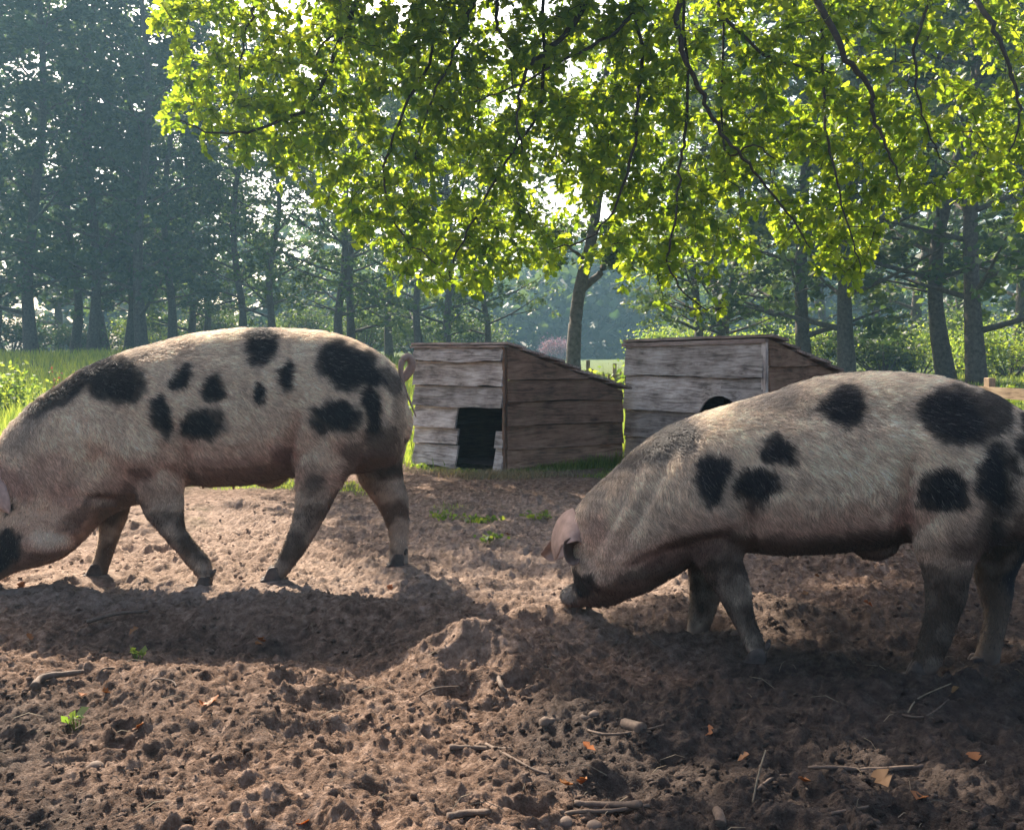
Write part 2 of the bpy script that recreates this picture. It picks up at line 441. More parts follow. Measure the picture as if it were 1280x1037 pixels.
def coat_colour(co, nrm, fr, spec, seed):
    """albedo of hide: pale pink with black patches, muddy legs; pattern drawn by position along and up the animal"""
    px = 640 + F * co[:, 0] / co[:, 1]; py = HZ - F * (co[:, 2] - CZ) / co[:, 1]
    S = spec['scale']
    B = np.array(fr.B); nn = np.array(fr.n)
    s = (co - B) @ nn
    near = s > -0.01
    npx = px + 12 * S * fbm(px, py, 30 * S, 4, seed) ; npy = py + 12 * S * fbm(px, py, 30 * S, 4, seed + 3)
    # fine raggedness of the hair edge
    jx = 5.5 * S * fbm(px, py, 6 * S, 3, seed + 8)
    dark = np.zeros(len(co)); grey = np.zeros(len(co)); pink = np.zeros(len(co)); mud_dark = np.zeros(len(co))
    def ell(cx, cy, rx, ry, ang=0, off=(0, 0), soft=0.58):
        x = npx - cx - off[0]; y = npy - cy - off[1]
        ca, sa = math.cos(math.radians(ang)), math.sin(math.radians(ang))
        rx = rx * .95; ry = ry * .95
        u = (x * ca + y * sa) / rx; v = (-x * sa + y * ca) / ry
        d = np.sqrt(u * u + v * v) + jx / max(rx, ry)
        return 1 - sstep(1 - soft * 0.5, 1 + soft * 0.5, d)
    for q in spec['spots']:
        a_ = q[4] if len(q) > 4 else 0
        e = ell(q[0], q[1], q[2], q[3], a_) * (q[5] if len(q) > 5 else 1.0)
        ef = ell(q[0], q[1], q[2] * 1.1, q[3] * 0.9, a_, (26 * S, -12 * S))
        dark = np.maximum(dark, np.where(near, e, ef))
    for (cx, cy, rx, ry, a_, st) in spec['grey']:
        grey = np.maximum(grey, ell(cx, cy, rx, ry, a_, soft=0.9) * st)
    for (cx, cy, rx, ry, a_, st) in spec['pink']:
        pink = np.maximum(pink, ell(cx, cy, rx, ry, a_, soft=1.1) * st)
    for (cx, cy, rx, ry, a_, st) in spec['mud_dark']:
        mud_dark = np.maximum(mud_dark, ell(cx, cy, rx, ry, a_, soft=0.8) * st)
    # underside is bare, pinker and darker; legs are caked with soil
    pink = np.maximum(pink, sstep(0.0, -0.6, nrm[:, 2]) * 0.7)
    z = co[:, 2]
    legm = sstep(0.46, 0.30, z + 0.06 * fbm(px, py, 22 * S, 3, seed + 5))
    legm = np.maximum(legm * 0.92, sstep(0.0, -0.06, s) * sstep(0.56, 0.46, z) * 0.96)  # far-side legs coloured darker, and higher up
    legm = legm * sstep(spec['legs_from'] - 15, spec['legs_from'] + 12, px)
    legp = 0.55 + 0.45 * sstep(-0.3, 0.4, fbm(px, py, 26 * S, 3, seed + 6))
    mud_dark = np.maximum(mud_dark, legm * legp)
    c = np.tile(PALE, (len(co), 1)) * (0.92 + 0.16 * fbm(px, py, 60 * S, 3, seed + 7))[:, None]
    dirt = np.clip(fbm(px, py, 45 * S, 4, seed + 9) * 0.8 + 0.05, 0, 1)[:, None]
    c = c * (1 - 0.45 * dirt) + np.array([0.28, 0.21, 0.16]) * 0.45 * dirt
    def lay(c, w_, k): return c * (1 - w_[:, None]) + k * w_[:, None]
    c = lay(c, pink, PINK); c = lay(c, grey, GREY); c = lay(c, sstep(-0.35, -0.8, nrm[:, 2]) * 0.85, BELLY); c = lay(c, mud_dark, MUD); c = lay(c, dark, BLACK)
    return np.clip(c, 0, 1), dark

def fur_curves(name, me, fr, count, length, spec, seed, parent):
    me.calc_loop_triangles()
    nv = len(me.vertices); co = np.empty(nv * 3, np.float32); me.vertices.foreach_get('co', co); co = co.reshape(-1, 3).astype(float)
    no = np.empty(nv * 3, np.float32); me.vertices.foreach_get('normal', no); no = no.reshape(-1, 3).astype(float)
    tr = np.empty(len(me.loop_triangles) * 3, np.int32); me.loop_triangles.foreach_get('vertices', tr); tr = tr.reshape(-1, 3)
    colr = np.empty(nv * 4, np.float32); me.attributes['coat'].data.foreach_get('color', colr); colr = colr.reshape(-1, 4)[:, :3]
    a, b_, c = co[tr[:, 0]], co[tr[:, 1]], co[tr[:, 2]]
    cr = np.cross(b_ - a, c - a); area = np.linalg.norm(cr, axis=1) / 2
    cen = (a + b_ + c) / 3
    wgt = area * np.where((cen - np.array(fr.B)) @ np.array(fr.n) > -0.08, 1.0, 0.4)
    wgt = wgt * np.where(no[tr[:, 0], 2] < -0.55, 0.25, 1.0) * np.where(cen[:, 2] < 0.06, 0.0, np.where(cen[:, 2] < 0.36, 0.55, 1.0))
    rg = np.random.default_rng(seed)
    idx = rg.choice(len(tr), count, p=wgt / wgt.sum())
    r1 = np.sqrt(rg.random(count)); r2 = rg.random(count)
    wts = np.stack([1 - r1, r1 * (1 - r2), r1 * r2], 1)
    T = tr[idx]
    P = (co[T] * wts[:, :, None]).sum(1); Nn = (no[T] * wts[:, :, None]).sum(1); Nn /= np.linalg.norm(Nn, axis=1)[:, None] + 1e-9
    C = (colr[T] * wts[:, :, None]).sum(1)
    hd = np.array(fr.h)
    z = P[:, 2]
    down = np.where(z < 0.5, 1.0, 0.45 + 0.9 * np.clip((0.85 - z) / 0.5, 0, 1))
    along = np.where(z < 0.42, -0.1, -0.9)
    D = hd[None, :] * along[:, None] + np.array([0, 0, -1.0])[None, :] * down[:, None]
    sw = fbm(P[:, 0] * 1.0 + P[:, 1], P[:, 2] * 1.0, 0.16, 2, seed) * 0.6 + fbm(P[:, 0] + P[:, 1], P[:, 2], 0.025, 2, seed + 1) * 0.5
    D = D + hd[None, :] * sw[:, None] + rg.normal(0, 0.22, (count, 3))
    D = D - Nn * (D * Nn).sum(1)[:, None]; D /= np.linalg.norm(D, axis=1)[:, None] + 1e-9
    dk = (C.mean(1) < 0.06)
    Ln = length * (0.55 + 0.9 * rg.random(count)) * np.where(z < 0.42, 0.5, 1.0) * np.where(Nn[:, 2] > 0.6, 1.1, 1.0)
    lift = 0.22 + 0.25 * rg.random(count) + np.where(Nn[:, 2] > 0.7, 0.12, 0)
    t1 = D * (1 - lift)[:, None] + Nn * lift[:, None]
    p0 = P - Nn * 0.001; p1 = P + t1 * (Ln * 0.5)[:, None]; p2 = p1 + (D * 1.0 + Nn * 0.08) * (Ln * 0.5)[:, None]
    pts = np.stack([p0, p1, p2], 1).reshape(-1, 3).astype(np.float32)
    rad = np.tile(np.array([1.0, 0.8, 0.12]), (count, 1)) * (0.00055 + 0.00055 * rg.random(count))[:, None] * spec['hair_r']
    cu = bpy.data.hair_curves.new(name)
    cu.add_curves([3] * count)
    cu.points.foreach_set('position', pts.ravel())
    ra = cu.attributes.get('radius') or cu.attributes.new('radius', 'FLOAT', 'POINT')
    ra.data.foreach_set('value', rad.astype(np.float32).ravel())
    br = (0.5 + 0.9 * rg.random(count))[:, None]
    clump = (1 + 0.28 * fbm((P[:, 0] + P[:, 1] * .4) + P[:, 2] * .6, P[:, 2] - P[:, 0] * .3, 0.02, 2, seed + 2))[:, None]
    tint = np.clip(C * br, 0, 1)
    pale = (~dk) & (C.mean(1) > 0.25)
    tint[pale] = np.clip(tint[pale] * np.array([1.32, 1.32, 1.28]) * clump[pale], 0, 0.90)
    gold = (~dk) & (C.mean(1) <= 0.25)
    tint[gold] = tint[gold] * 0.75
    tint[dk] = C[dk] * (0.8 + 1.2 * rg.random(dk.sum()))[:, None]
    odd = dk & (rg.random(count) < .05); tint[odd] = np.array([.22, .20, .18])
    ta = cu.attributes.new('tint', 'FLOAT_COLOR', 'CURVE')
    ta.data.foreach_set('color', np.concatenate([tint, np.ones((count, 1))], 1).astype(np.float32).ravel())
    cu.materials.append(HAIR)
    return link(name, cu, parent, world=True)

def set_coat(me, fr, spec, seed):
    nv = len(me.vertices); co = np.empty(nv * 3, np.float32); me.vertices.foreach_get('co', co); co = co.reshape(-1, 3).astype(float)
    no = np.empty(nv * 3, np.float32); me.vertices.foreach_get('normal', no); no = no.reshape(-1, 3).astype(float)
    c, dark = coat_colour(co, no, fr, spec, seed)
    at_ = me.attributes.get('coat') or me.attributes.new('coat', 'FLOAT_COLOR', 'POINT')
    at_.data.foreach_set('color', np.concatenate([c, np.ones((nv, 1))], 1).astype(np.float32).ravel())

def ear_mesh(base, tip, side, bend, width, cup, fold=0.0, nu=16, nw=12, thick=0.005):
    """leaf-shaped lobe: base->tip axis bowed by bend, spread along side, cupped along bend"""
    V = []; ax = tip - base
    sd = side.normalized()
    for sgn in (1, -1):
        for i in range(nu + 1):
            u = i / nu
            wd = width * (math.sin(math.pi * min(1, 0.16 + u * 0.84)) ** 0.75) * (1 - 0.25 * u)
            if i == nu: wd = width * 0.04
            c = base + ax * u + bend * (math.sin(math.pi * u) * 0.5 + fold * u * u)
            for j in range(nw + 1):
                w_ = j / nw * 2 - 1
                nrm = bend.normalized()
                p = c + sd * (wd * math.sin(w_ * 1.35) / math.sin(1.35)) - nrm * (cup * wd * (1 - math.cos(w_ * 1.35)))
                V.append(p + nrm * (sgn * thick * (1.1 - 0.7 * abs(w_) - 0.3 * u)))
    Fc = []; n1 = (nu + 1) * (nw + 1)
    for i in range(nu):
        for j in range(nw):
            a = i * (nw + 1) + j
            Fc.append((a, a + 1, a + nw + 2, a + nw + 1)); Fc.append((n1 + a, n1 + a + nw + 1, n1 + a + nw + 2, n1 + a + 1))
    for i in range(nu):
        a = i * (nw + 1); Fc.append((a, a + nw + 1, n1 + a + nw + 1, n1 + a))
        a = i * (nw + 1) + nw; Fc.append((a, n1 + a, n1 + a + nw + 1, a + nw + 1))
    for j in range(nw):
        Fc.append((j, n1 + j, n1 + j + 1, j + 1)); a = nu * (nw + 1) + j; Fc.append((a, a + 1, n1 + a + 1, n1 + a))
    return V, Fc

def hoof_mesh(c, fwd, lat, r, h):
    """two claws side by side and two dew claws behind"""
    V = []; Fc = []
    for sg in (-1, 1):
        cc = c + lat * (sg * r * 0.52)
        secs = []
        for (z, f0, f1, wd) in ((-0.012, -0.75, 1.55, 0.50), (0.012, -0.75, 1.5, 0.50), (0.35 * h, -0.72, 1.15, 0.47), (0.75 * h, -0.7, 0.85, 0.42), (1.05 * h, -0.6, 0.6, 0.34)):
            secs.append((cc + fwd * (f1 * r) + Vector((0, 0, z)), cc + fwd * (f0 * r) + Vector((0, 0, z)), lat * (wd * r)))
        loft(V, Fc, secs, 14, 2.6)
        d = c - fwd * (r * 0.85) + lat * (sg * r * 0.55) + Vector((0, 0, h * 1.25))
        blob(V, Fc, d, fwd * (r * 0.26), lat * (r * 0.22), Vector((0, 0, r * 0.42)) - fwd * (r * 0.12), 8, 6)
    return V, Fc

def tube(V, Fc, pts, rad, seg=8, cap=True):
    o = len(V); n = len(pts)
    up = Vector((0.13, 0.31, 0.94)).normalized()
    for i, p in enumerate(pts):
        t = (pts[min(n - 1, i + 1)] - pts[max(0, i - 1)])
        t = t.normalized() if t.length > 1e-9 else Vector((0, 0, 1))
        if abs(t.dot(up)) > 0.95: up = Vector((1, 0, 0.1)).normalized()
        a = t.cross(up).normalized(); b_ = t.cross(a)
        for j in range(seg):
            q = 2 * math.pi * j / seg
            V.append(p + (a * math.cos(q) + b_ * math.sin(q)) * rad[i])
    for i in range(n - 1):
        for j in range(seg):
            a = o + i * seg + j; b_ = o + i * seg + (j + 1) % seg
            Fc.append((a, b_, b_ + seg, a + seg))
    if cap:
        Fc.append(tuple(o + j for j in range(seg))[::-1]); Fc.append(tuple(o + (n - 1) * seg + j for j in range(seg)))

def smooth_path(pts, k=5):
    out = []; n = len(pts)
    for i in range(n - 1):
        a, b_, c, d = pts[max(0, i - 1)], pts[i], pts[i + 1], pts[min(n - 1, i + 2)]
        for q in range(k):
            t = q / k
            out.append(0.5 * ((2 * b_) + (c - a) * t + (2 * a - 5 * b_ + 4 * c - d) * t * t + (3 * b_ - a - 3 * c + d) * t ** 3))
    out.append(pts[-1]); return out

def build_pig(spec, seed):
    fr = spec['frame']
    root = empty('pig', (fr.B.x, fr.B.y, 0))
    tag(root, spec['label'], 'pig')
    V = []; Fc = []
    loft(V, Fc, [(fr.pt(t[0], t[1] + spec['lower'], s), fr.pt(*bt, s), fr.n * hw) for (t, bt, hw, s) in spec['torso']], 36, 2.3)
    for leg in spec['legs']:
        s0 = leg['s']
        loft(V, Fc, [(fr.pt(*a_, s0 + ds), fr.pt(*b2, s0 + ds), fr.n * hw) for (a_, b2, hw, ds) in leg['secs']], 22, 2.1)
    for (px, py, s, rx, ry, rs) in spec['blobs']:
        c = fr.pt(px, py, s)
        blob(V, Fc, c, fr.h * rx, fr.n * rs, Vector((0, 0, ry)))
    me = remeshed(V, Fc, spec.get('voxel', 0.0085), 7)
    me.name = 'pig_body'
    # hide creases and muscle
    nv = len(me.vertices); co = np.empty(nv * 3, np.float32); me.vertices.foreach_get('co', co); co = co.reshape(-1, 3).astype(float)
    no = np.empty(nv * 3, np.float32); me.vertices.foreach_get('normal', no); no = no.reshape(-1, 3).astype(float)
    px = 640 + F * co[:, 0] / co[:, 1]; py = HZ - F * (co[:, 2] - CZ) / co[:, 1]
    S = spec['scale']
    sd = np.sign((co - np.array(fr.B)) @ np.array(fr.n)) * 300
    disp = 0.007 * fbm(px + sd, py, 75 * S, 3, seed) + 0.0022 * fbm(px + sd, py, 16 * S, 2, seed + 1)
    for (cx, cy, rx, ry, ang, amt) in spec['sculpt']:
        x = px - cx; y = py - cy
        ca, sa = math.cos(math.radians(ang)), math.sin(math.radians(ang))
        q = ((x * ca + y * sa) / rx) ** 2 + ((-x * sa + y * ca) / ry) ** 2
        disp += 1.9 * amt * np.exp(-q) * np.clip(np.abs((co - np.array(fr.B)) @ np.array(fr.n)) / 0.1, 0, 1)
    co += no * disp[:, None]
    me.vertices.foreach_set('co', co.astype(np.float32).ravel()); me.update()
    for p in me.polygons: p.use_smooth = True
    set_coat(me, fr, spec, seed)
    me.materials.clear(); me.materials.append(SKIN)
    body = link('body', me, root, world=True)
    fur_curves('bristles', me, fr, spec['hairs'], 0.027, spec, seed, root)
    # hooves
    for leg in spec['legs']:
        hx, hy, r = leg['hoof']
        g0 = fr.pt(hx, hy, leg['s'] + leg['secs'][-1][3])
        c = Vector((g0.x, g0.y, g0.z - 0.016))
        V, Fc = hoof_mesh(c, fr.h, fr.n, r * 1.05, leg.get('hh', 0.05) * 1.15)
        link('hoof', pydata('hoof', V, Fc, HOOF, True), root, world=True)
    for e in spec['ears']:
        V, Fc = e[1] if e[0] == 'mesh' else ear_mesh(*e)
        m = pydata('ear', V, Fc, SKIN, True); 
        sm = dict(spec); set_coat(m, fr, spec, seed)
        arr = np.empty(len(m.vertices) * 4, np.float32); m.attributes['coat'].data.foreach_get('color', arr)
        arr = arr.reshape(-1, 4); arr[:, :3] = np.array([0.40, 0.27, 0.22]) * (0.8 + 0.4 * R.random((len(arr), 1)))
        if e[0] == 'mesh' and len(e) > 2: arr[:len(e[2]), :3] *= np.array(e[2])[:, None]
        m.attributes['coat'].data.foreach_set('color', arr.ravel())
        o = link('ear', m, root, world=True)
        ss = o.modifiers.new('sub', 'SUBSURF'); ss.levels = 1; ss.render_levels = 1
    for (px_, py_) in spec['teats']:
        V = []; Fc = []; c = fr.pt(px_, py_, .04)
        blob(V, Fc, c, Vector((.006, 0, 0)), Vector((0, .006, 0)), Vector((0, 0, .014)), 8, 6)
        m = pydata('teat', V, Fc, SKIN, True); set_coat(m, fr, spec, seed); link('teat', m, root, world=True)
    for (px_, py_, s, r) in spec['eyes']:
        V = []; Fc = []; c = fr.pt(px_, py_, s)
        blob(V, Fc, c, Vector((r, 0, 0)), Vector((0, r, 0)), Vector((0, 0, r * 0.8)), 12, 8)
        link('eye', pydata('eye', V, Fc, EYE, True), root, world=True)
    if spec['tail']:
        V = []; Fc = []
        P = smooth_path([fr.pt(x, y, s) for (x, y, s, r) in spec['tail']], 5)
        rr = [r for (_, _, _, r) in spec['tail']]
        rad = [np.interp(i / (len(P) - 1) * (len(rr) - 1), range(len(rr)), rr) for i in range(len(P))]
        tube(V, Fc, P, rad, 10)
        m = pydata('tail', V, Fc, SKIN, True); set_coat(m, fr, spec, seed)
        arr = np.tile(np.array([0.30, 0.22, 0.18, 1], np.float32), (len(V), 1)); m.attributes['coat'].data.foreach_set('color', arr.ravel())
        link('tail', m, root, world=True)
    return root

FL = Frame(300, 4.25, -9)
FR = Frame(1050, 3.16, 19)

pig_left = dict(
    frame=FL, scale=1.0, legs_from=118, lower=3, voxel=.0092, hairs=150000, hair_r=1.0,
    label='spotted pale pig walking in profile left of the grey hut, curly tail raised',
    torso=[((508, 505), (503, 552), .05, 0), ((501, 474), (493, 575), .13, 0), ((482, 447), (470, 586), .19, 0), ((448, 427), (430, 592), .225, 0),
           ((408, 415), (390, 592), .24, 0), ((358, 410), (352, 598), .25, 0), ((300, 410), (300, 606), .265, 0), ((246, 416), (242, 607), .26, 0),
           ((200, 428), (206, 613), .245, 0), ((155, 441), (180, 628), .23, 0), ((110, 458), (155, 637), .215, 0), ((70, 483), (130, 650), .20, 0),
           ((36, 510), (103, 678), .185, 0), ((6, 543), (76, 698), .165, 0), ((-20, 583), (46, 708), .14, 0), ((-38, 625), (20, 714), .11, 0),
           ((-48, 665), (0, 724), .08, 0), ((-52, 692), (-12, 738), .066, 0), ((-50, 712), (-22, 748), .06, 0)],
    legs=[
        dict(s=.135, hoof=(343, 722, .036), hh=.05, secs=[((395, 470), (478, 470), .10, -.03), ((372, 530), (478, 540), .105, -.01), ((366, 575), (452, 580), .085, 0), ((369, 604), (432, 600), .062, 0),
             ((368, 632), (416, 628), .046, 0), ((363, 655), (404, 652), .036, 0), ((354, 682), (384, 686), .030, 0), ((344, 702), (369, 706), .030, 0), ((334, 715), (358, 722), .034, 0)]),
        dict(s=-.135, hoof=(498, 704, .036), hh=.05, secs=[((435, 500), (500, 480), .09, .03), ((440, 560), (506, 545), .085, .01), ((444, 592), (500, 585), .066, 0), ((458, 615), (508, 612), .05, 0),
             ((474, 637), (511, 636), .036, 0), ((485, 665), (511, 668), .030, 0), ((486, 688), (510, 690), .030, 0), ((485, 702), (511, 703), .034, 0)]),
        dict(s=.125, hoof=(257, 731, .034), hh=.045, secs=[((140, 520), (236, 500), .09, -.01), ((150, 575), (236, 565), .088, 0), ((165, 615), (233, 605), .068, 0), ((180, 643), (231, 635), .052, 0),
             ((200, 666), (231, 660), .040, 0), ((216, 684), (246, 680), .034, 0), ((232, 704), (262, 698), .030, 0), ((244, 718), (267, 714), .031, 0), ((248, 727), (268, 726), .034, 0)]),
        dict(s=-.125, hoof=(121, 716, .034), hh=.045, secs=[((105, 560), (190, 560), .085, 0), ((115, 610), (180, 610), .07, 0), ((121, 642), (166, 636), .052, 0), ((123, 670), (152, 668), .040, 0),
             ((118, 694), (141, 696), .031, 0), ((112, 708), (137, 710), .031, 0), ((108, 718), (135, 718), .033, 0)]),
    ],
    blobs=[(186, 545, .135, .115, .20, .115), (186, 545, -.135, .115, .20, .115), (432, 530, .125, .15, .20, .125), (450, 530, -.125, .14, .20, .125), (337, 592, 0, .075, .062, .05), (60, 670, 0.06, .12, .10, .10), (60, 670, -0.06, .12, .10, .10)],
    sculpt=[(365, 560, 12, 50, 10, -.018), (233, 575, 14, 45, -10, -.016), (150, 560, 45, 22, 30, .012), (455, 560, 10, 45, 22, -.010), (300, 440, 120, 14, 0, -.006), (190, 500, 40, 55, 10, .012),
            (425, 510, 40, 50, 0, .012), (105, 590, 14, 60, 40, -.005), (140, 628, 30, 7, 10, -.012)],
    spots=[(142, 478, 36, 27, 10), (105, 474, 46, 12, -25), (70, 492, 42, 10, -32, .75), (223, 476, 13, 19), (267, 484, 14, 20, -8), (201, 521, 17, 27, -8), (251, 531, 26, 23), (321, 437, 21, 25), (325, 491, 11, 15), (358, 470, 11, 20),
           (430, 457, 43, 29, 12), (466, 470, 16, 16), (415, 521, 28, 23), (463, 508, 12, 34, -4), (486, 472, 10, 20, 0, .6), (10, 682, 22, 26), (-10, 700, 26, 20), (10, 637, 8, 6, 20, .9)],
    grey=[(50, 500, 46, 20, -38, .55), (180, 440, 60, 14, -16, .45), (20, 540, 30, 20, -50, .35), (330, 420, 40, 12, 0, .3)],
    pink=[(90, 620, 45, 20, 30, .55), (60, 590, 30, 30, 0, .4), (150, 600, 50, 14, -10, .5), (300, 590, 90, 24, 0, .6), (350, 570, 20, 30, 30, .9), (10, 600, 40, 22, 20, .6), (250, 600, 40, 20, 0, .5), (30, 690, 40, 16, 0, .5)],
    mud_dark=[(100, 640, 40, 10, -50, .45), (455, 530, 30, 34, 0, .35), (475, 560, 22, 50, 25, .6), (500, 520, 10, 60, 0, .5), (330, 605, 40, 14, 0, .4), (450, 545, 20, 60, 15, .4), (385, 605, 16, 30, 10, .5), (200, 625, 40, 20, 0, .35)],
    ears=[], eyes=[(8, 634, .11, .011)],
    tail=[(486, 480, 0, .026), (499, 474, 0, .024), (510, 466, 0, .022), (515, 455, .01, .019), (511, 446, .02, .017), (504, 449, .03, .015), (501, 459, .035, .013), (502, 472, .035, .009), (507, 488, .03, .006), (514, 505, .03, .0045), (520, 521, .03, .0025)],
)
e0 = FL.pt(-20, 592, .13); e1 = FL.pt(12, 642, .20)
pig_left['ears'] = [(e0, e1, FL.h * 0.6 + Vector((0, 0, -.25)), FL.n * .05, .055, .5),
                    (FL.pt(-22, 585, -.12), FL.pt(-60, 640, -.17), FL.h * 0.6 + Vector((0, 0, .25)), FL.n * -.05, .055, .5)]

pig_right = dict(
    frame=FR, scale=1.3, legs_from=856, lower=4.5, hairs=210000, hair_r=1.0, voxel=0.0088,
    label='spotted pale pig in the shade at right, head turned down and away from view',
    torso=[((1328, 575), (1322, 630), .05, 0), ((1312, 540), (1300, 660), .13, 0), ((1280, 514), (1262, 674), .19, 0), ((1236, 490), (1218, 678), .215, 0),
           ((1186, 474), (1172, 676), .225, 0), ((1126, 465), (1128, 676), .23, 0), ((1066, 467), (1075, 686), .24, 0), ((1014, 474), (1012, 690), .25, 0),
           ((962, 490), (952, 692), .245, 0), ((908, 506), (912, 690), .235, 0), ((868, 519), (893, 694), .225, 0), ((826, 538), (872, 702), .21, 0),
           ((793, 563), (848, 716), .195, 0), ((762, 593), (818, 734), .18, -.005), ((738, 616), (790, 745), .165, -.015), ((723, 640), (774, 752), .145, -.045), ((718, 664), (760, 755), .125, -.075), ((717, 688), (749, 757), .10, -.11), ((721, 712), (743, 757), .075, -.145), ((719, 725), (733, 758), .060, -.18), ((705, 732), (721, 758), .056, -.205), ((703, 736), (718, 758), .054, -.215)],
    legs=[
        dict(s=.125, hoof=(1150, 845, .034), hh=.05, secs=[((1170, 540), (1285, 560), .10, -.03), ((1140, 610), (1283, 620), .105, -.01), ((1139, 650), (1258, 660), .092, 0), ((1143, 682), (1226, 695), .068, 0),
             ((1156, 722), (1212, 728), .048, 0), ((1158, 755), (1207, 752), .037, 0), ((1155, 785), (1192, 788), .030, 0), ((1146, 815), (1180, 820), .030, 0), ((1138, 836), (1172, 840), .034, 0)]),
        dict(s=-.125, hoof=(1222, 838, .034), hh=.05, secs=[((1215, 560), (1320, 560), .09, .03), ((1213, 630), (1312, 630), .085, .01), ((1210, 680), (1290, 680), .07, 0), ((1216, 715), (1272, 712), .052, 0),
             ((1226, 748), (1266, 745), .038, 0), ((1229, 775), (1259, 778), .030, 0), ((1222, 805), (1253, 808), .030, 0), ((1212, 830), (1250, 833), .034, 0)]),
        dict(s=.115, hoof=(948, 824, .032), hh=.045, secs=[((845, 560), (940, 560), .085, -.01), ((848, 620), (938, 620), .088, 0), ((856, 665), (934, 665), .074, 0), ((865, 695), (931, 690), .058, 0),
             ((882, 722), (937, 716), .046, 0), ((899, 748), (940, 742), .038, 0), ((913, 772), (943, 768), .032, 0), ((926, 796), (952, 793), .029, 0), ((933, 814), (960, 814), .032, 0)]),
        dict(s=-.115, hoof=(873, 806, .032), hh=.045, secs=[((850, 640), (930, 640), .08, 0), ((858, 690), (920, 690), .065, 0), ((861, 722), (910, 720), .050, 0), ((862, 752), (899, 752), .038, 0),
             ((860, 776), (891, 777), .030, 0), ((858, 793), (887, 794), .030, 0), ((857, 803), (887, 804), .033, 0)]),
    ],
    blobs=[(888, 612, .125, .11, .19, .11), (890, 612, -.125, .11, .19, .11), (1212, 600, .115, .15, .20, .115), (1240, 600, -.115, .14, .20, .115), (1092, 676, 0, .075, .062, .05), (768, 708, 0.04, .125, .095, .10), (776, 708, -0.10, .12, .09, .10)],
    sculpt=[(1133, 630, 14, 60, 6, -.020), (935, 655, 16, 50, -8, -.018), (870, 620, 45, 60, 10, .012), (1240, 650, 10, 60, 22, -.010), (1200, 590, 50, 70, 0, .014), (1070, 520, 160, 18, 0, -.006),
            (845, 690, 60, 12, -20, -.012), (800, 640, 10, 70, 30, -.007), (760, 660, 8, 55, 30, -.006)],
    spots=[(1192, 524, 52, 36, 8), (1178, 602, 34, 27, 6), (1242, 588, 20, 48, -4), (1050, 505, 28, 27, -10), (972, 560, 20, 21), (945, 607, 31, 24, 8), (885, 590, 20, 29, -8), (1275, 545, 18, 30, 0, .9), (1240, 660, 12, 26, 0, .8),
           (1232, 520, 26, 30, 30, .8), (727, 722, 12, 24, -20, .85), (707, 742, 17, 18, 0, .7), (1245, 730, 22, 60, 10, .85), (1300, 600, 16, 50, 0, .8)],
    grey=[(708, 742, 20, 22, 0, .8), (838, 556, 42, 22, -28, .95), (790, 572, 44, 20, -45, .75), (745, 622, 26, 14, -50, .5), (970, 495, 40, 12, -12, .55), (840, 620, 90, 60, 0, .18), (720, 650, 20, 22, 0, .3)],
    pink=[(850, 690, 70, 22, -10, .8), (760, 700, 30, 50, 20, .35), (1020, 680, 110, 22, 0, .65), (1128, 650, 22, 45, 10, .8), (925, 680, 30, 26, 0, .55), (735, 670, 22, 32, 0, .5), (1220, 650, 40, 60, 20, .3)],
    mud_dark=[(1060, 688, 90, 18, 0, .6), (1185, 770, 70, 60, 0, .8), (1240, 780, 40, 70, 0, .85), (830, 705, 80, 14, -18, .6), (1205, 680, 40, 40, 0, .35), (900, 690, 40, 20, 0, .35), (1260, 640, 20, 60, 0, .4), (1225, 640, 16, 50, 12, .5)],
    ears=[], eyes=[(722, 694, -.02, .010)], tail=[(1318, 560, 0, .020), (1332, 556, 0, .016), (1340, 545, .01, .013), (1334, 534, .02, .011), (1326, 545, .03, .010), (1330, 570, .03, .006), (1336, 600, .03, .003)],
)
def sheet(rows, thick, k=3):
    """closed thin lobe through a grid of points, rows from the root to the rim"""
    rows = [smooth_path(r_, k) for r_ in rows]
    cols = [smooth_path([r_[i] for r_ in rows], k) for i in range(len(rows[0]))]
    nu, nw = len(cols), len(cols[0]); V = []; Fc = []
    C = sum((cols[i][j] for i in range(nu) for j in range(nw)), Vector()) / (nu * nw)
    nr = []
    for i in range(nu):
        for j in range(nw):
            a = cols[min(nu - 1, i + 1)][j] - cols[max(0, i - 1)][j]; b2 = cols[i][min(nw - 1, j + 1)] - cols[i][max(0, j - 1)]
            n_ = a.cross(b2); nr.append(n_.normalized() if n_.length > 1e-12 else Vector((0, -1, 0)))
    for sg in (1, -1):
        for i in range(nu):
            for j in range(nw): V.append(cols[i][j] + nr[i * nw + j] * (thick * sg * (1 - .45 * j / nw)))
    n1 = nu * nw
    for i in range(nu - 1):
        for j in range(nw - 1):
            a = i * nw + j; Fc.append((a, a + 1, a + nw + 1, a + nw)); Fc.append((n1 + a, n1 + a + nw, n1 + a + nw + 1, n1 + a + 1))
    for i in range(nu - 1):
        a = i * nw; Fc.append((a, a + nw, n1 + a + nw, n1 + a)); a += nw - 1; Fc.append((a, n1 + a, n1 + a + nw, a + nw))
    for j in range(nw - 1):
        Fc.append((j, n1 + j, n1 + j + 1, j + 1)); a = (nu - 1) * nw + j; Fc.append((a, a + 1, n1 + a + 1, n1 + a))
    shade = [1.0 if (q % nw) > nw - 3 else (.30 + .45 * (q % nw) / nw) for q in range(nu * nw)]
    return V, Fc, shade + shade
def P3(*a): return [FR.pt(x, y, s) for (x, y, s) in a]
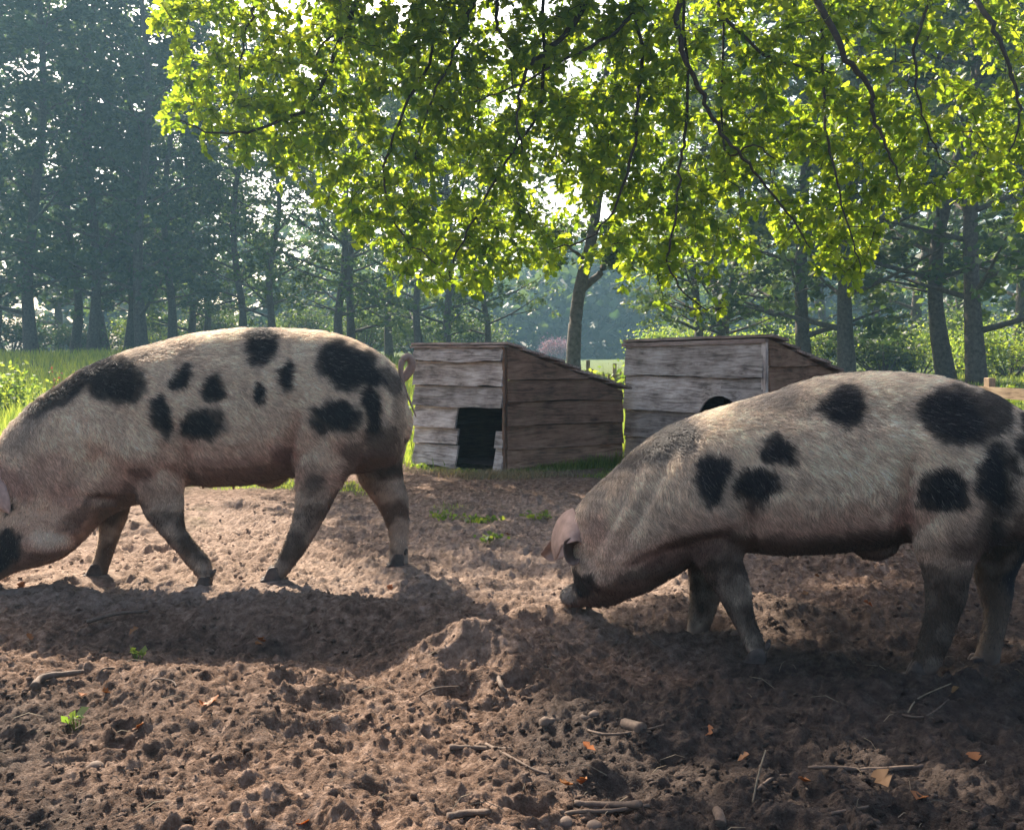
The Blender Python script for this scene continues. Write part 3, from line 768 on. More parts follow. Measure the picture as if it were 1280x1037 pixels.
flap = sheet([P3((716, 634, .02), (724, 648, .07), (727, 664, .10), (727, 680, .105)),
              P3((704, 641, .00), (709, 655, .07), (714, 668, .115), (722, 676, .12)),
              P3((694, 655, -.02), (699, 668, .05), (704, 676, .10), (713, 678, .13)),
              P3((689, 677, -.03), (693, 685, .02), (699, 686, .07), (704, 680, .11)),
              P3((693, 700, -.03), (695, 699, .00), (697, 696, .03), (700, 690, .06))], .004)
cup = sheet([P3((726, 676, .10), (716, 671, .12), (705, 676, .13)),
             P3((727, 684, .08), (716, 684, .045), (704, 688, .13)),
             P3((726, 694, .08), (717, 696, .050), (707, 700, .13)),
             P3((724, 703, .10), (718, 707, .10), (713, 706, .12))], .0035)
V_, F_ = flap[:2]; o_ = len(V_)
near_ear = (V_ + cup[0], F_ + [tuple(i + o_ for i in f) for f in cup[1]])
far_ear = sheet([P3((708, 650, -.16), (716, 668, -.18), (714, 690, -.18)),
                 P3((690, 672, -.20), (696, 684, -.23), (698, 700, -.20)),
                 P3((675, 692, -.22), (680, 697, -.24), (688, 702, -.22))], .004)
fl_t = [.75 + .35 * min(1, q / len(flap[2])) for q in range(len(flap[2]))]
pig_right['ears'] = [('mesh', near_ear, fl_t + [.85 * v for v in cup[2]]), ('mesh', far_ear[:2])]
pig_left['teats'] = [(254, 607), (292, 608), (222, 610)]; pig_right['teats'] = [(985, 692), (1030, 690)]

for sp in (pig_left, pig_right):
    for leg in sp['legs']:
        g0 = sp['frame'].pt(leg['hoof'][0], leg['hoof'][1], leg['s'] + leg['secs'][-1][3])
        FEET.append((g0.x, g0.y, .095, g0.z - .004))
#@@PART2

# ------------------------------------------------------------------ the ground, one sheet out to the horizon
def grow(start, step, factor, stop, cap=12.0):
    out = []; x = start; s = step
    while x < stop: 
        s = min(s * factor, cap); x += s; out.append(x)
    return out
xs = list(np.arange(-1.75, 1.7501, 0.0070)); g_ = list(np.arange(1.762, 2.65, 0.012)); g_ += grow(g_[-1], 0.012, 1.07, 170)
xs = [-v for v in reversed(g_)] + xs + g_
ys = []; y = 1.75
while y < 165:
    ys.append(y); y += min(0.0046 * (y / 2) ** 1.65, 4.0)
ys = [1.75 - (v - 0) for v in reversed(grow(0, 0.004, 1.12, 32))] + ys
xs = np.array(xs); ys = np.array(ys)
GX, GY = np.meshgrid(xs, ys)
hx = GX.ravel(); hy = GY.ravel()
hz = np.empty(hx.shape)
for i in range(0, len(hx), 200000):
    hz[i:i + 200000] = ground_h(hx[i:i + 200000], hy[i:i + 200000])
nx, ny = len(xs), len(ys)
ii = np.arange(ny - 1)[:, None] * nx + np.arange(nx - 1)[None, :]
ii = ii.ravel()
quads = np.stack([ii, ii + 1, ii + nx + 1, ii + nx], 1)

def turf_amount(x, y):
    e = 8.7 + 0.9 * fbm(x, y, 2.5, 3, 61) + np.where(x > 0.9, 0.4, 0) + 1.5 * sstep(3.0, 5.0, x)
    t = sstep(e - 0.5, e + 0.5, y)
    p = sstep(0.12, 0.5, fbm(x, y, 0.7, 3, 63)) * sstep(5.3, 6.2, y) * sstep(2.6, 1.2, np.abs(x + 0.4)) * 0.65
    return np.maximum(t, p)
def soil_shade_amount(x, y):
    r = sstep(-0.15, 0.9, x + 0.25 * fbm(x, y, 0.8, 2, 66)) * sstep(4.6, 3.4, y)  # shade at the right front, put into the soil colour
    r = np.maximum(r, 0.55 * np.exp(-(((x + 0.9) / 0.9) ** 2 + ((y - 3.35) / 0.28) ** 2)))  # shadow of the left pig painted into the soil
    return np.clip(r * 0.75 + 0.45 * fbm(x, y, 0.5, 3, 67) * sstep(7, 5, y) + 0.12 + 0.34 * sstep(3.3, 2.7, y), 0, 1)  # plus random soil tone and a darker foreground
def pale_soil_amount(x, y):  # zones of paler soil colour
    s = sstep(3.55, 4.1, y + .25 * fbm(x, y, .6, 2, 68)) * sstep(7.0, 5.6, y) * sstep(1.5, .6, x)
    s = np.maximum(s, .8 * np.exp(-(((x - .35) / .45) ** 2 + ((y - 3.6) / .35) ** 2)))
    s = np.maximum(s, .5 * np.exp(-(((x + .12) / .2) ** 2 + ((y - 3.1) / .14) ** 2)))
    return np.clip(s * (.75 + .4 * fbm(x, y, .25, 3, 69)), 0, 1)
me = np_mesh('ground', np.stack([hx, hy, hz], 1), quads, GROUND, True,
             {'pale_soil': ('FLOAT', pale_soil_amount(hx, hy)), 'turf': ('FLOAT', turf_amount(hx, hy)), 'soil_shade': ('FLOAT', soil_shade_amount(hx, hy))})
tag(link('ground', me), kind='structure')

# ------------------------------------------------------------------ the pigs
build_pig(pig_left, 101)
build_pig(pig_right, 202)

# ------------------------------------------------------------------ boards
def board(org, along, up, out, L, zlow, zhigh, thick=0.022, tilt=0.024, wav=0.006, uL=None, uR=None, nu=14, nv=2, seed=0):
    """one clapboard: outer face leans out at its lower edge, edges wavy; returns a mesh with a grain coordinate"""
    V = []; G = []
    for side in (0, 1):
        for j in range(nv + 1):
            v = j / nv
            a = uL(v) if uL else 0.0; b_ = uR(v) if uR else L
            for i in range(nu + 1):
                u = a + (b_ - a) * i / nu
                z0 = zlow(u) + wav * (float(fbm(np.array([u]), np.array([seed * 3.7]), 0.34, 3, seed)[0]) if wav else 0)
                z1 = zhigh(u)
                z = z0 + (z1 - z0) * v
                o = (thick if side == 0 else 0.0) + tilt * (1 - v) + 0.3 * wav * float(fbm(np.array([u]), np.array([v * 0.2]), 0.25, 2, seed + 4)[0])
                V.append(org + along * u + up * z + out * o); G.append((u, z, o))
    n1 = (nu + 1) * (nv + 1); Fc = []
    for j in range(nv):
        for i in range(nu):
            a = j * (nu + 1) + i; q = (a, a + 1, a + nu + 2, a + nu + 1)
            Fc.append(q); Fc.append(tuple(n1 + k for k in q[::-1]))
    for i in range(nu):
        Fc.append((i, n1 + i, n1 + i + 1, i + 1)); a = nv * (nu + 1) + i; Fc.append((a, a + 1, n1 + a + 1, n1 + a))
    for j in range(nv):
        a = j * (nu + 1); Fc.append((a, a + nu + 1, n1 + a + nu + 1, n1 + a))
        a = a + nu; Fc.append((a, n1 + a, n1 + a + nu + 1, a + nu + 1))
    return V, G, Fc

def board_obj(name, mat, root, *a, **k):
    V, G, Fc = board(*a, **k)
    me = pydata(name, V, Fc, mat)
    at_ = me.attributes.new('grain', 'FLOAT_VECTOR', 'POINT')
    at_.data.foreach_set('vector', np.array(G, np.float32).ravel())
    return link(name, me, root, world=True)

def post_obj(name, mat, root, p, h, w_, d, along, out):
    """square post, slightly chamfered by a narrow second ring"""
    V = []; G = []
    for z, k in ((-0.05, 1), (h - 0.006, 1), (h, 0.85)):
        for (sx, sy) in ((-1, -1), (1, -1), (1, 1), (-1, 1)):
            V.append(p + along * (sx * w_ / 2 * k) + out * (sy * d / 2 * k) + Vector((0, 0, z))); G.append((z, sx * w_ / 2, sy * d / 2))
    Fc = [(0, 3, 2, 1), (8, 9, 10, 11)]
    for r in (0, 4):
        for j in range(4): Fc.append((r + j, r + (j + 1) % 4, r + 4 + (j + 1) % 4, r + 4 + j))
    me = pydata(name, V, Fc, mat); a_ = me.attributes.new('grain', 'FLOAT_VECTOR', 'POINT')
    a_.data.foreach_set('vector', np.array(G, np.float32).ravel())
    return link(name, me, root, world=True)

def build_hut(label, A, Bc, Cc, topA, topB, topC, front_z, side_z, door, matf, mats, seed, over=0.03, cap=False, roof_n=7):
    """A, Bc front corners, Cc rear corner of the seen side (ground level); parallelogram plan"""
    up = Vector((0, 0, 1))
    Dd = A + (Cc - Bc)
    root = empty('pig_hut', (Bc.x, Bc.y, 0)); tag(root, label, 'pig hut')
    fu = (Bc - A).normalized(); LF = (Bc - A).length; fo = Vector((fu.y, -fu.x, 0))
    su = (Cc - Bc).normalized(); LS = (Cc - Bc).length; so_ = Vector((su.y, -su.x, 0))
    sd = seed
    # front wall
    for i in range(len(front_z) - 1):
        z0, z1 = front_z[i], front_z[i + 1]
        hi = z1 - (0.007 if i < len(front_z) - 2 else 0)
        sd += 1; jit = 0.008 * math.sin(sd * 5.1)
        zl = lambda u, z0=z0, jit=jit: z0 + jit * (u / LF - 0.5) * 2
        zh = lambda u, hi=hi: hi + (topB - topA) * u / LF * (1 if hi > 0.9 else 0)
        tl = 0.042 + 0.012 * math.sin(sd * 2.3)
        kind, d0, d1, dz = door
        if z0 < dz - 0.02:
            if kind == 'square':
                board_obj('board', matf, root, A, fu, up, fo, LF, zl, zh, uR=lambda v: d0, nu=8, seed=sd, tilt=tl, wav=0.018)
                if z1 < dz * 0.82:
                    board_obj('board', matf, root, A, fu, up, fo, LF, zl, zh, uL=lambda v: d1, nu=4, seed=sd + 50, tilt=tl, wav=0.006)
            else:
                cxm = (d0 + d1) / 2; rr = (d1 - d0) / 2
                def hw(z, cxm=cxm, rr=rr):
                    zz = z - (dz - rr)
                    return rr if zz < 0 else math.sqrt(max(0.0, rr * rr - zz * zz))
                if dz < hi:                   # top of the arch falls inside this board: cut it in three
                    for (a0, a1, fn) in ((0, cxm, -1), (cxm, LF, 1)):
                        zc = lambda u, z0=z0: (max(z0, (dz - rr) + math.sqrt(max(0, rr * rr - (u - cxm) ** 2))) if abs(u - cxm) < rr else z0)
                        board_obj('board', matf, root, A, fu, up, fo, LF, zc, zh, uL=lambda v, a0=a0: a0, uR=lambda v, a1=a1: a1, nu=40, seed=sd, tilt=tl, wav=0.0)
                else:
                    H = hi - z0
                    board_obj('board', matf, root, A, fu, up, fo, LF, zl, zh, uR=lambda v, z0=z0, H=H: cxm - hw(z0 + v * H), nu=8, nv=5, seed=sd, tilt=tl, wav=0.006)
                    board_obj('board', matf, root, A, fu, up, fo, LF, zl, zh, uL=lambda v, z0=z0, H=H: cxm + hw(z0 + v * H), nu=8, nv=5, seed=sd + 50, tilt=tl, wav=0.006)
        else:
            board_obj('board', matf, root, A, fu, up, fo, LF, zl, zh, nu=18, seed=sd, tilt=tl, wav=0.020, thick=0.026)
    # seen side, its top boards cut to the pitch of the roof
    pitch = lambda u: topB + (topC - topB) * u / LS
    for (O, outv, hide) in ((Bc, so_, False), (A, -so_, True)):
        dpt = (topA - topB) if hide else 0
        for i in range(len(side_z) - 1):
            z0, z1 = side_z[i], side_z[i + 1] - (0.006 if not hide else -.02)
            sd += 1
            ue = LS
            if z0 > topC:
                ue = LS * (topB - z0) / (topB - topC) - 0.01
            if ue < 0.1: continue
            jit = 0.006 * math.sin(sd * 3.3)
            board_obj('board', mats if not hide else WOOD_SHADE, root, O, su, up, outv, LS, lambda u, z0=z0, jit=jit: z0 + jit * u, lambda u, z1=z1, dpt=dpt: max(min(z1, pitch(u) + dpt), 0),
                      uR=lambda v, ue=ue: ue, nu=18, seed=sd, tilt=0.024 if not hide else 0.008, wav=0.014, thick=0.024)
    # rear wall
    for i in range(len(side_z) - 1):
        z0, z1 = side_z[i], min(side_z[i + 1] + 0.02, topC)
        if z0 >= topC: break
        sd += 1
        board_obj('board', WOOD_SHADE, root, Dd, fu, up, -fo, LF, lambda u, z0=z0: z0, lambda u, z1=z1: z1, nu=8, seed=sd)
    # corner posts
    post_obj('corner_post', matf if cap else mats, root, A + fu * 0.012 - fo * 0.03, topA - 0.01, 0.045, 0.05, fu, fo)
    post_obj('corner_post', matf if cap else mats, root, Bc - fu * (-0.004) + fo * 0.012, topB - 0.012, 0.04 if cap else 0.022, 0.05, fu, fo)
    post_obj('corner_post', mats, root, Cc - su * 0.03 - so_ * 0.03, topC - 0.03, 0.045, 0.05, su, so_)
    post_obj('corner_post', mats, root, Dd - su * 0.03 + so_ * 0.03, topC - 0.03, 0.045, 0.05, su, so_)
    # straw bedding inside, its dark colour painting the hut's inner shade
    V = []; Fc = []
    for q in (A, Bc, Cc, Dd):
        m = (A + Cc) / 2; V.append(m + (q - m) * 0.96 + Vector((0, 0, gh(q.x, q.y) + 0.035)))
    m0 = (A + Cc) / 2; V.append(Vector((m0.x, m0.y, 0.07)))
    Fc = [(0, 1, 4), (1, 2, 4), (2, 3, 4), (3, 0, 4)]
    link('bedding', pydata('bedding', V, Fc, INTERIOR_SHADE), root, world=True)
    # lapped roof boards, running across the slope
    sl_ = Vector((su.x * LS, su.y * LS, topC - topB)); LL = sl_.length; sdir = sl_.normalized()
    rn = fu.cross(sdir); rn = rn if rn.z > 0 else -rn
    O = Vector((A.x, A.y, topA + 0.004)) - fu * 0.03 - sdir * 0.02
    al = (Vector((Bc.x, Bc.y, topB)) - Vector((A.x, A.y, topA))).normalized()
    stepw = (LL + 0.045) / roof_n
    for i in range(roof_n):
        sd += 1
        lo = (i + 1) * stepw; hi_ = i * stepw - 0.035 * (i > 0)
        # the board's own "up" runs up the slope
        board_obj('roof_board', WOOD_ROOF, root, O + sdir * lo, al, -sdir, rn, LF + 0.06 + over, lambda u: 0.0, lambda u, d=lo - hi_: d,
                  thick=0.022, tilt=0.024, wav=0.018, nu=16, seed=sd, uL=lambda v, k=sd: 0.016 * math.sin(k * 2.1), uR=lambda v, k=sd: LF + 0.06 + over + 0.022 * math.sin(k * 1.7))
    if cap:
        board_obj('fascia', WOOD_ROOF, root, Vector((A.x, A.y, topA - 0.035)) - fu * 0.03, al, up, fo, LF + 0.06, lambda u: 0, lambda u: 0.032, thick=0.05, tilt=0.004, wav=0.003, nu=12, seed=sd)
    else:
        board_obj('fascia', WOOD_ROOF, root, Vector((A.x, A.y, topA - 0.012)) - fu * 0.03, al, up, fo, LF + 0.06, lambda u: 0, lambda u: 0.014, thick=0.055, tilt=0.003, wav=0.006, nu=12, seed=sd)
    for k in range(22):
        z = R.choice(front_z[1:-1]) + 0.035; u = R.choice([0.035, LF - 0.05]) + R.uniform(-.012, .012)
        if z > front_z[-1] - .03: continue
        kd, d0, d1, dz = door
        V = []; Fc = []; c = A + fu * u + Vector((0, 0, float(z))) + fo * 0.036
        blob(V, Fc, c, fu * 0.004, up * 0.004, fo * 0.003, 6, 4)
        if k < 10: link('nail', pydata('nail', V, Fc, NAIL), root, world=True)
    return root

def gp(px, Y): 
    x = (px - 640) / F * Y
    return Vector((x, Y, 0))
hA, hB, hC = gp(521, 8.48), gp(632, 7.93), gp(776, 8.42)
build_hut('grey weathered board hut with square doorway and lean-to roof, between the two pigs', hA, hB, hC, 1.015, 1.02, 0.635,
          [-0.03, 0.015, 0.195, 0.335, 0.515, 0.69, 0.895, 1.01], [-0.06, 0.19, 0.375, 0.568, 0.745, 1.02], ('square', 0.50 * (hB - hA).length, 0.915 * (hB - hA).length, 0.44),
          WOOD_GREY, WOOD_BROWN, 10)
kA, kB = gp(785, 8.6), gp(957, 7.6)
kd = (kB - kA).normalized(); kC = kB + Vector((-kd.y, kd.x, 0)) * 1.5
build_hut('brown board hut with arched doorway and thick pale fascia, partly behind the shaded pig', kA, kB, kC, 1.045, 1.075, 0.66,
          [-0.03, 0.05, 0.24, 0.475, 0.77, 1.04], [-0.06, 0.2, 0.43, 0.66, 0.86, 1.08], ('arch', 0.80, 1.20, 0.62), WOOD_GREY, WOOD_BROWN, 300, cap=True)

# ------------------------------------------------------------------ fences
def rail_fence(label, pts, rails, post_h, mat):
    root = empty('rail_fence', (pts[0].x, pts[0].y, 0)); tag(root, label, 'fence')
    for i, p in enumerate(pts):
        q = pts[min(i + 1, len(pts) - 1)] - pts[max(i - 1, 0)]; q.z = 0; q.normalize()
        o = Vector((q.y, -q.x, 0))
        post_obj('post', mat, root, p + Vector((0, 0, gh(p.x, p.y) - 0.02)), post_h, 0.08, 0.08, q, o)
        if i < len(pts) - 1:
            d = pts[i + 1] - p; L_ = d.length; d.normalize(); o = Vector((d.y, -d.x, 0))
            for (z, h) in rails:
                z += gh(p.x, p.y)
                board_obj('rail', mat, root, p + o * 0.043, d, Vector((0, 0, 1)), o, L_, lambda u, z=z: z, lambda u, z=z, h=h: z + h, thick=0.03, tilt=0.0, wav=0.004, nu=8, seed=int(z * 100) + i)
    return root
def gp2(px, Y): v = gp(px, Y); return v
rail_fence('low wooden rail fence behind the rump of the shaded pig', [gp2(1110, 12.4), gp2(1237, 10.6), gp2(1400, 8.9), gp2(1640, 7.6)], [(0.47, 0.115), (0.27, 0.10)], 0.70, WOOD_FENCE)

root = empty('paling_fence', tuple(gp(760, 16.5))); tag(root, 'fence of thin upright palings seen in the gap between the two huts', 'fence')
px = 700
k = 0
while px < 860:
    p = gp(px, 16.5); hgt = 0.52 + 0.12 * R.random() + (0.18 if k % 5 == 0 else 0)
    post_obj('paling', WOOD_FENCE, root, p + Vector((0, 0, gh(p.x, p.y))), hgt, 0.035 + (0.03 if k % 5 == 0 else 0), 0.03, Vector((1, 0, 0)), Vector((0, -1, 0)))
    px += 5.5 + R.random() * 2; k += 1
a_, b_ = gp(700, 16.5), gp(860, 16.5)
for z in (0.22, 0.52):
    board_obj('wire_rail', WOOD_FENCE, root, a_ + Vector((0, -0.02, 0)), Vector((1, 0, 0)), Vector((0, 0, 1)), Vector((0, -1, 0)), (b_ - a_).length, lambda u, z=z: z + gh(a_.x, 16.5), lambda u, z=z: z + 0.02 + gh(a_.x, 16.5), thick=0.02, tilt=0, wav=0.0, nu=6)

# ------------------------------------------------------------------ background trees
def leaves_quads(P, size, rg, squash=0.6, flat=0.35):
    """leaf faces: rhombi of random orientation at P"""
    n = len(P)
    a = rg.normal(size=(n, 3)); a[:, 2] *= 0.55; a /= np.linalg.norm(a, axis=1)[:, None]
    b_ = rg.normal(size=(n, 3)); b_ -= a * (a * b_).sum(1)[:, None]; b_ /= np.linalg.norm(b_, axis=1)[:, None]
    s = (size * (0.6 + 0.8 * rg.random(n)))[:, None]
    V = np.stack([P + a * s * 0.5, P + b_ * s * 0.5 * squash + a * s * 0.06, P - a * s * 0.5, P - b_ * s * 0.5 * squash + a * s * 0.06], 1).reshape(-1, 3)
    Fc = np.arange(4 * n).reshape(-1, 4)
    return V, Fc

def tree_variant(seed, H, spread, z0, nclump, nleaf, size, matc, fork=False, slim=1.0, curve=0.25):
    rg = np.random.default_rng(seed)
    V = []; Fc = []
    path = [Vector((curve * math.sin(i * 0.9 + seed), curve * math.cos(i * 1.3 + seed) * 0.6, H * i / 8.0 - (0.2 if i == 0 else 0))) for i in range(9)]
    path[0].x = path[1].x * 0.4; path[0].y = 0
    off = path[0].copy(); off.z = 0
    path = [p - off for p in path]
    rad = [0.20 * (1 - 0.86 * i / 8) ** 0.9 for i in range(9)]; rad[0] = 0.27
    P = smooth_path(path, 3); rr = [np.interp(i / 3, range(9), rad) for i in range(len(P))]
    tube(V, Fc, P, rr, 9)
    tips = []
    nl = int(nclump * 0.36)
    for k in range(nl):
        t = (z0 + 0.4 + (H - z0 - 0.6) * (k / nl) ** 0.9) / H
        i = min(len(P) - 2, int(t * (len(P) - 1)))
        s = P[i]; ang = k * 2.4 + rg.random() * 0.8
        ln = spread * (1.05 - 0.75 * max(0, (t - 0.35) / 0.65)) * (0.6 + 0.55 * rg.random())
        rise = (0.25 + 0.7 * t) * ln
        m = s + Vector((math.cos(ang) * ln * 0.5, math.sin(ang) * ln * 0.5, rise * 0.35))
        e = s + Vector((math.cos(ang) * ln, math.sin(ang) * ln, rise))
        r0 = rr[i] * 0.45
        bp = smooth_path([s, m + Vector((0, 0, 0.08)), e], 4)
        tube(V, Fc, bp, [r0 * (1 - 0.85 * q / (len(bp) - 1)) for q in range(len(bp))], 5)
        tips.append((np.array(e), 0.75)); tips.append((np.array(m + (e - m) * 0.45 + Vector(rg.normal(size=3) * 0.3)), 0.6))
        e2 = m + Vector((math.cos(ang + 0.9) * ln * 0.5, math.sin(ang + 0.9) * ln * 0.5, rise * 0.3))
        tube(V, Fc, [m, e2], [r0 * 0.5, r0 * 0.1], 4); tips.append((np.array(e2), 0.6))
    tips.append((np.array(P[-1]), 0.8))
    trunk = pydata('trunk', V, Fc, BARK, True)
    per = nleaf // len(tips); Pl = []
    for (c, r) in tips:
        for q in range(3):
            cc = c + rg.normal(size=3) * r * 0.6
            Pl.append(cc + rg.normal(size=(per // 3 + 1, 3)) * np.array([r * 0.30, r * 0.30, r * 0.17]))
    Pl = np.concatenate(Pl)
    Vq, Fq = leaves_quads(Pl, size, rg)
    crown = np_mesh('crown', Vq, Fq, matc, False)
    return trunk, crown

VAR = [tree_variant(1, 18, 3.0, 1.4, 105, 9300, 0.24, FARLEAF_DARK), tree_variant(2, 17, 2.6, 2.2, 95, 7600, 0.23, FARLEAF_DARK, curve=0.35),
       tree_variant(3, 16, 3.2, 1.2, 100, 8200, 0.23, FARLEAF), tree_variant(4, 15, 3.4, 1.6, 85, 5600, 0.22, FARLEAF, curve=0.45),
       tree_variant(5, 12, 3.0, 1.2, 100, 8000, 0.18, BRIGHTLEAF, curve=0.4)]

def plant_tree(px, Y, var, scale, label, group, rot=None, zs=1.0, thick=1.0):
    tr, cr = VAR[var]
    p = gp(px, Y); z = gh(p.x, p.y)
    root = empty('tree', (p.x, p.y, z - 0.03), R.uniform(0, 6.28) if rot is None else rot)
    root.scale = (scale, scale, scale * zs)
    tag(root, label, 'tree', group)
    link('trunk', tr, root); link('crown', cr, root)
    return root

G1 = 'tall trees along the far edge of the meadow'
lbl = 'slender dark tree in the hazy row above the back of the left pig, trunk at {}'
left_row = [(-60, 29, 0, 1.1), (-10, 33, 1, 1.15), (40, 30, 0, 1.2), (92, 34, 1, 1.05), (115, 31, 0, 1.1), (133, 36, 3, 1.1), (160, 33, 1, 1.0), (178, 30, 0, 1.15), (215, 32, 1, 0.95), (238, 34, 2, 0.85), (253, 36, 3, 0.9),
            (302, 30, 1, 0.82), (343, 29, 3, 0.68), (425, 26, 3, 0.62), (441, 27, 2, 0.60), (487, 30, 2, 0.55)]
words = ['just outside the left edge, behind the weeds', 'the left edge of the meadow, behind the nettles', 'the thickest dark mass of foliage on the left', 'the left end of the thin trunks',
         'second among the thin trunks left of the pig shoulder', 'third thin trunk from the left, set back', 'the middle of the thin trunks over the pig shoulder', 'the densest crown over the pig neck', 'the leaning trunk over the pig shoulder',
         'the left one of a close pair over the pig shoulder', 'the right one of a close pair over the pig shoulder', 'the broad trunk over the large spots on the pig back', 'the straight lone trunk over the middle of the pig back',
         'the left one of the two touching trunks over the pig rump', 'the right one of the two touching trunks over the pig rump', 'the gap right of the curly tail']
for (px, Y, v, s), wd in zip(left_row, words):
    plant_tree(px, Y * 1.45, v, max(s * 1.08, .85), 'slender tree at ' + wd, G1)
mid = [(528, 25, 3, 0.55, 'tree with a thin trunk just left above the grey hut roof'), (560, 24, 2, 0.55, 'tree with a straight dark trunk above the middle of the grey hut'), (606, 27, 3, 0.5, 'tree with a short trunk above the right end of the grey hut roof'),
       (873, 22, 2, 0.55, 'thin tree standing left above the brown hut'), (893, 23, 3, 0.55, 'tree leaning left above the middle of the brown hut'), (912, 23.5, 3, 0.55, 'tree leaning right above the middle of the brown hut'),
       (1007, 21, 2, 0.78, 'straight tree rising above the sloping roof of the brown hut'), (1060, 20, 0, 0.8, 'thick straight tree rising behind the lower end of the brown hut roof'),
       (1186, 19.5, 3, 0.85, 'crooked tree behind the back of the shaded pig, left of a pair'), (1222, 18.5, 2, 0.85, 'thick crooked tree behind the rump of the shaded pig, right of a pair'),
       (1330, 21, 0, 0.9, 'tree cut off by the right edge behind the rail fence'), (1150, 30, 1, 0.9, 'dim tree set back behind the crooked pair'), (1270, 28, 1, 1.0, 'dim tree set back near the right edge')]
for (px, Y, v, s, lb) in mid: plant_tree(px, Y * 1.36, v, s * 1.3, lb, G1)
G2 = 'second row of trees behind the front row'
back_words = ['beyond the left edge of the view', 'behind the dark mass at the left edge', 'behind the first thin trunks on the left', 'behind the trunks over the left pig shoulder', 'behind the broad trunk over the left pig back', 'behind the two touching trunks over the left pig rump', 'behind the left end of the grey hut roof',
              'behind the trunks over the left end of the brown hut', 'behind the roof of the brown hut', 'between the two straight trunks right of the brown hut', 'left of the crooked pair over the shaded pig', 'behind the crooked pair over the shaded pig', 'beyond the right edge of the view']
for i, (px, Y, v, s) in enumerate([(-90, 46, 0, 1.3), (-20, 50, 1, 1.3), (75, 46, 0, 1.2), (190, 50, 3, 1.2), (285, 52, 1, 1.1), (400, 55, 3, 0.95), (510, 54, 2, 0.8),
                              (900, 44, 3, 0.85), (960, 40, 2, 1.0), (1030, 38, 2, 1.1), (1100, 36, 1, 1.05), (1200, 38, 0, 1.1), (1320, 36, 2, 1.1)]):
    plant_tree(px, Y * 1.35, v, s * 1.05, 'dim hazy tree, ' + back_words[i], G2)

# the tree with the forked trunk between the huts
def trunk_tree():
    p = gp(719, 19.5); z = gh(p.x, p.y)
    root = empty('tree', (p.x, p.y, z - 0.05)); tag(root, 'leaning dark tree with a forked bare trunk in the gap between the two huts', 'tree')
    k = 19.5 / F
    def lp(px, py, dy=0): return Vector(((px - 719) * k, dy, CZ - (py - HZ) * k - z + 0.05))
    V = []; Fc = []
    tube(V, Fc, smooth_path([lp(717, 480), lp(717, 440), lp(720, 395), lp(726, 355), lp(735, 320), lp(741, 290), lp(748, 240, .2), lp(752, 150, .4), lp(765, 50, .5), lp(770, -40, .5)], 4),
         [np.interp(i, [0, 3, 8, 16, 24, 36], [.19, .15, .13, .12, .10, .03]) for i in range(37)], 10)
    tube(V, Fc, smooth_path([lp(724, 365), lp(738, 352, .1), lp(752, 340, .2), lp(760, 318, .3), lp(775, 290, .4), lp(795, 220, .5)], 4), [np.interp(i, [0, 8, 20], [.085, .065, .02]) for i in range(21)], 8)
    tube(V, Fc, smooth_path([lp(732, 330), lp(722, 318, -.1), lp(712, 312, -.2), lp(700, 300, -.3)], 4), [np.interp(i, [0, 12], [.045, .015]) for i in range(13)], 6)
    link('trunk', pydata('trunk', V, Fc, BARK, True), root)
    rg = np.random.default_rng(5); Pl = []
    for (px, py, r) in [(700, 300, .5), (760, 230, .9), (795, 210, .9), (740, 150, 1.2), (770, 60, 1.5), (820, 110, 1.2), (690, 100, 1.2), (770, 310, .35), (650, 200, .9)]:
        c = np.array(lp(px, py)); 
        for q in range(8): Pl.append(c + rg.normal(size=3) * r * .6 + rg.normal(size=(110, 3)) * r * np.array([.35, .35, .2]))
    Vq, Fq = leaves_quads(np.concatenate(Pl), 0.14, rg); link('crown', np_mesh('crown', Vq, Fq, FARLEAF, False), root)
trunk_tree()

# bushes and low growth under the trees
def bush_mesh(seed, w_, h, n, size, mat):
    rg = np.random.default_rng(seed); Pl = []
    V = []; Fc = []
    for q in range(16):
        a = rg.random() * 6.28; r = rg.random() ** .5 * w_ * 0.5; z = h * (0.25 + 0.65 * rg.random()) * (1 - 0.35 * r / (w_ * .5))
        c = np.array([math.cos(a) * r, math.sin(a) * r * 0.7, z])
        tube(V, Fc, [Vector((c[0] * .1, c[1] * .1, -0.1)), Vector((c[0] * .6, c[1] * .6, z * .5)), Vector(c)], [.02 * h, .012 * h, .004 * h], 4)
        Pl.append(c + rg.normal(size=(n // 16, 3)) * np.array([w_ * .14, w_ * .12, h * .12]))
    P_ = np.concatenate(Pl); P_[:, 2] = np.abs(P_[:, 2])
    Vq, Fq = leaves_quads(P_, size, rg)
    return pydata('stem', V, Fc, BARK, True), np_mesh('leaves', Vq, Fq, mat, False)
BV = [bush_mesh(1, 3.2, 2.0, 4200, .11, BRIGHTLEAF), bush_mesh(2, 3.0, 2.6, 4200, .12, FARLEAF), bush_mesh(3, 2.6, 1.6, 3600, .11, FARLEAF_DARK), bush_mesh(4, 2.6, 2.0, 3600, .13, PINKBLOOM)]
def bush(px, Y, v, s, label, name='bush', zs=1.0):
    p = gp(px, Y); root = empty(name, (p.x, p.y, gh(p.x, p.y)), R.uniform(-.5, .5)); root.scale = (s, s, s * zs); tag(root, label, 'bush')
    st, lv = BV[v]; link('stem', st, root); link('leaves', lv, root)
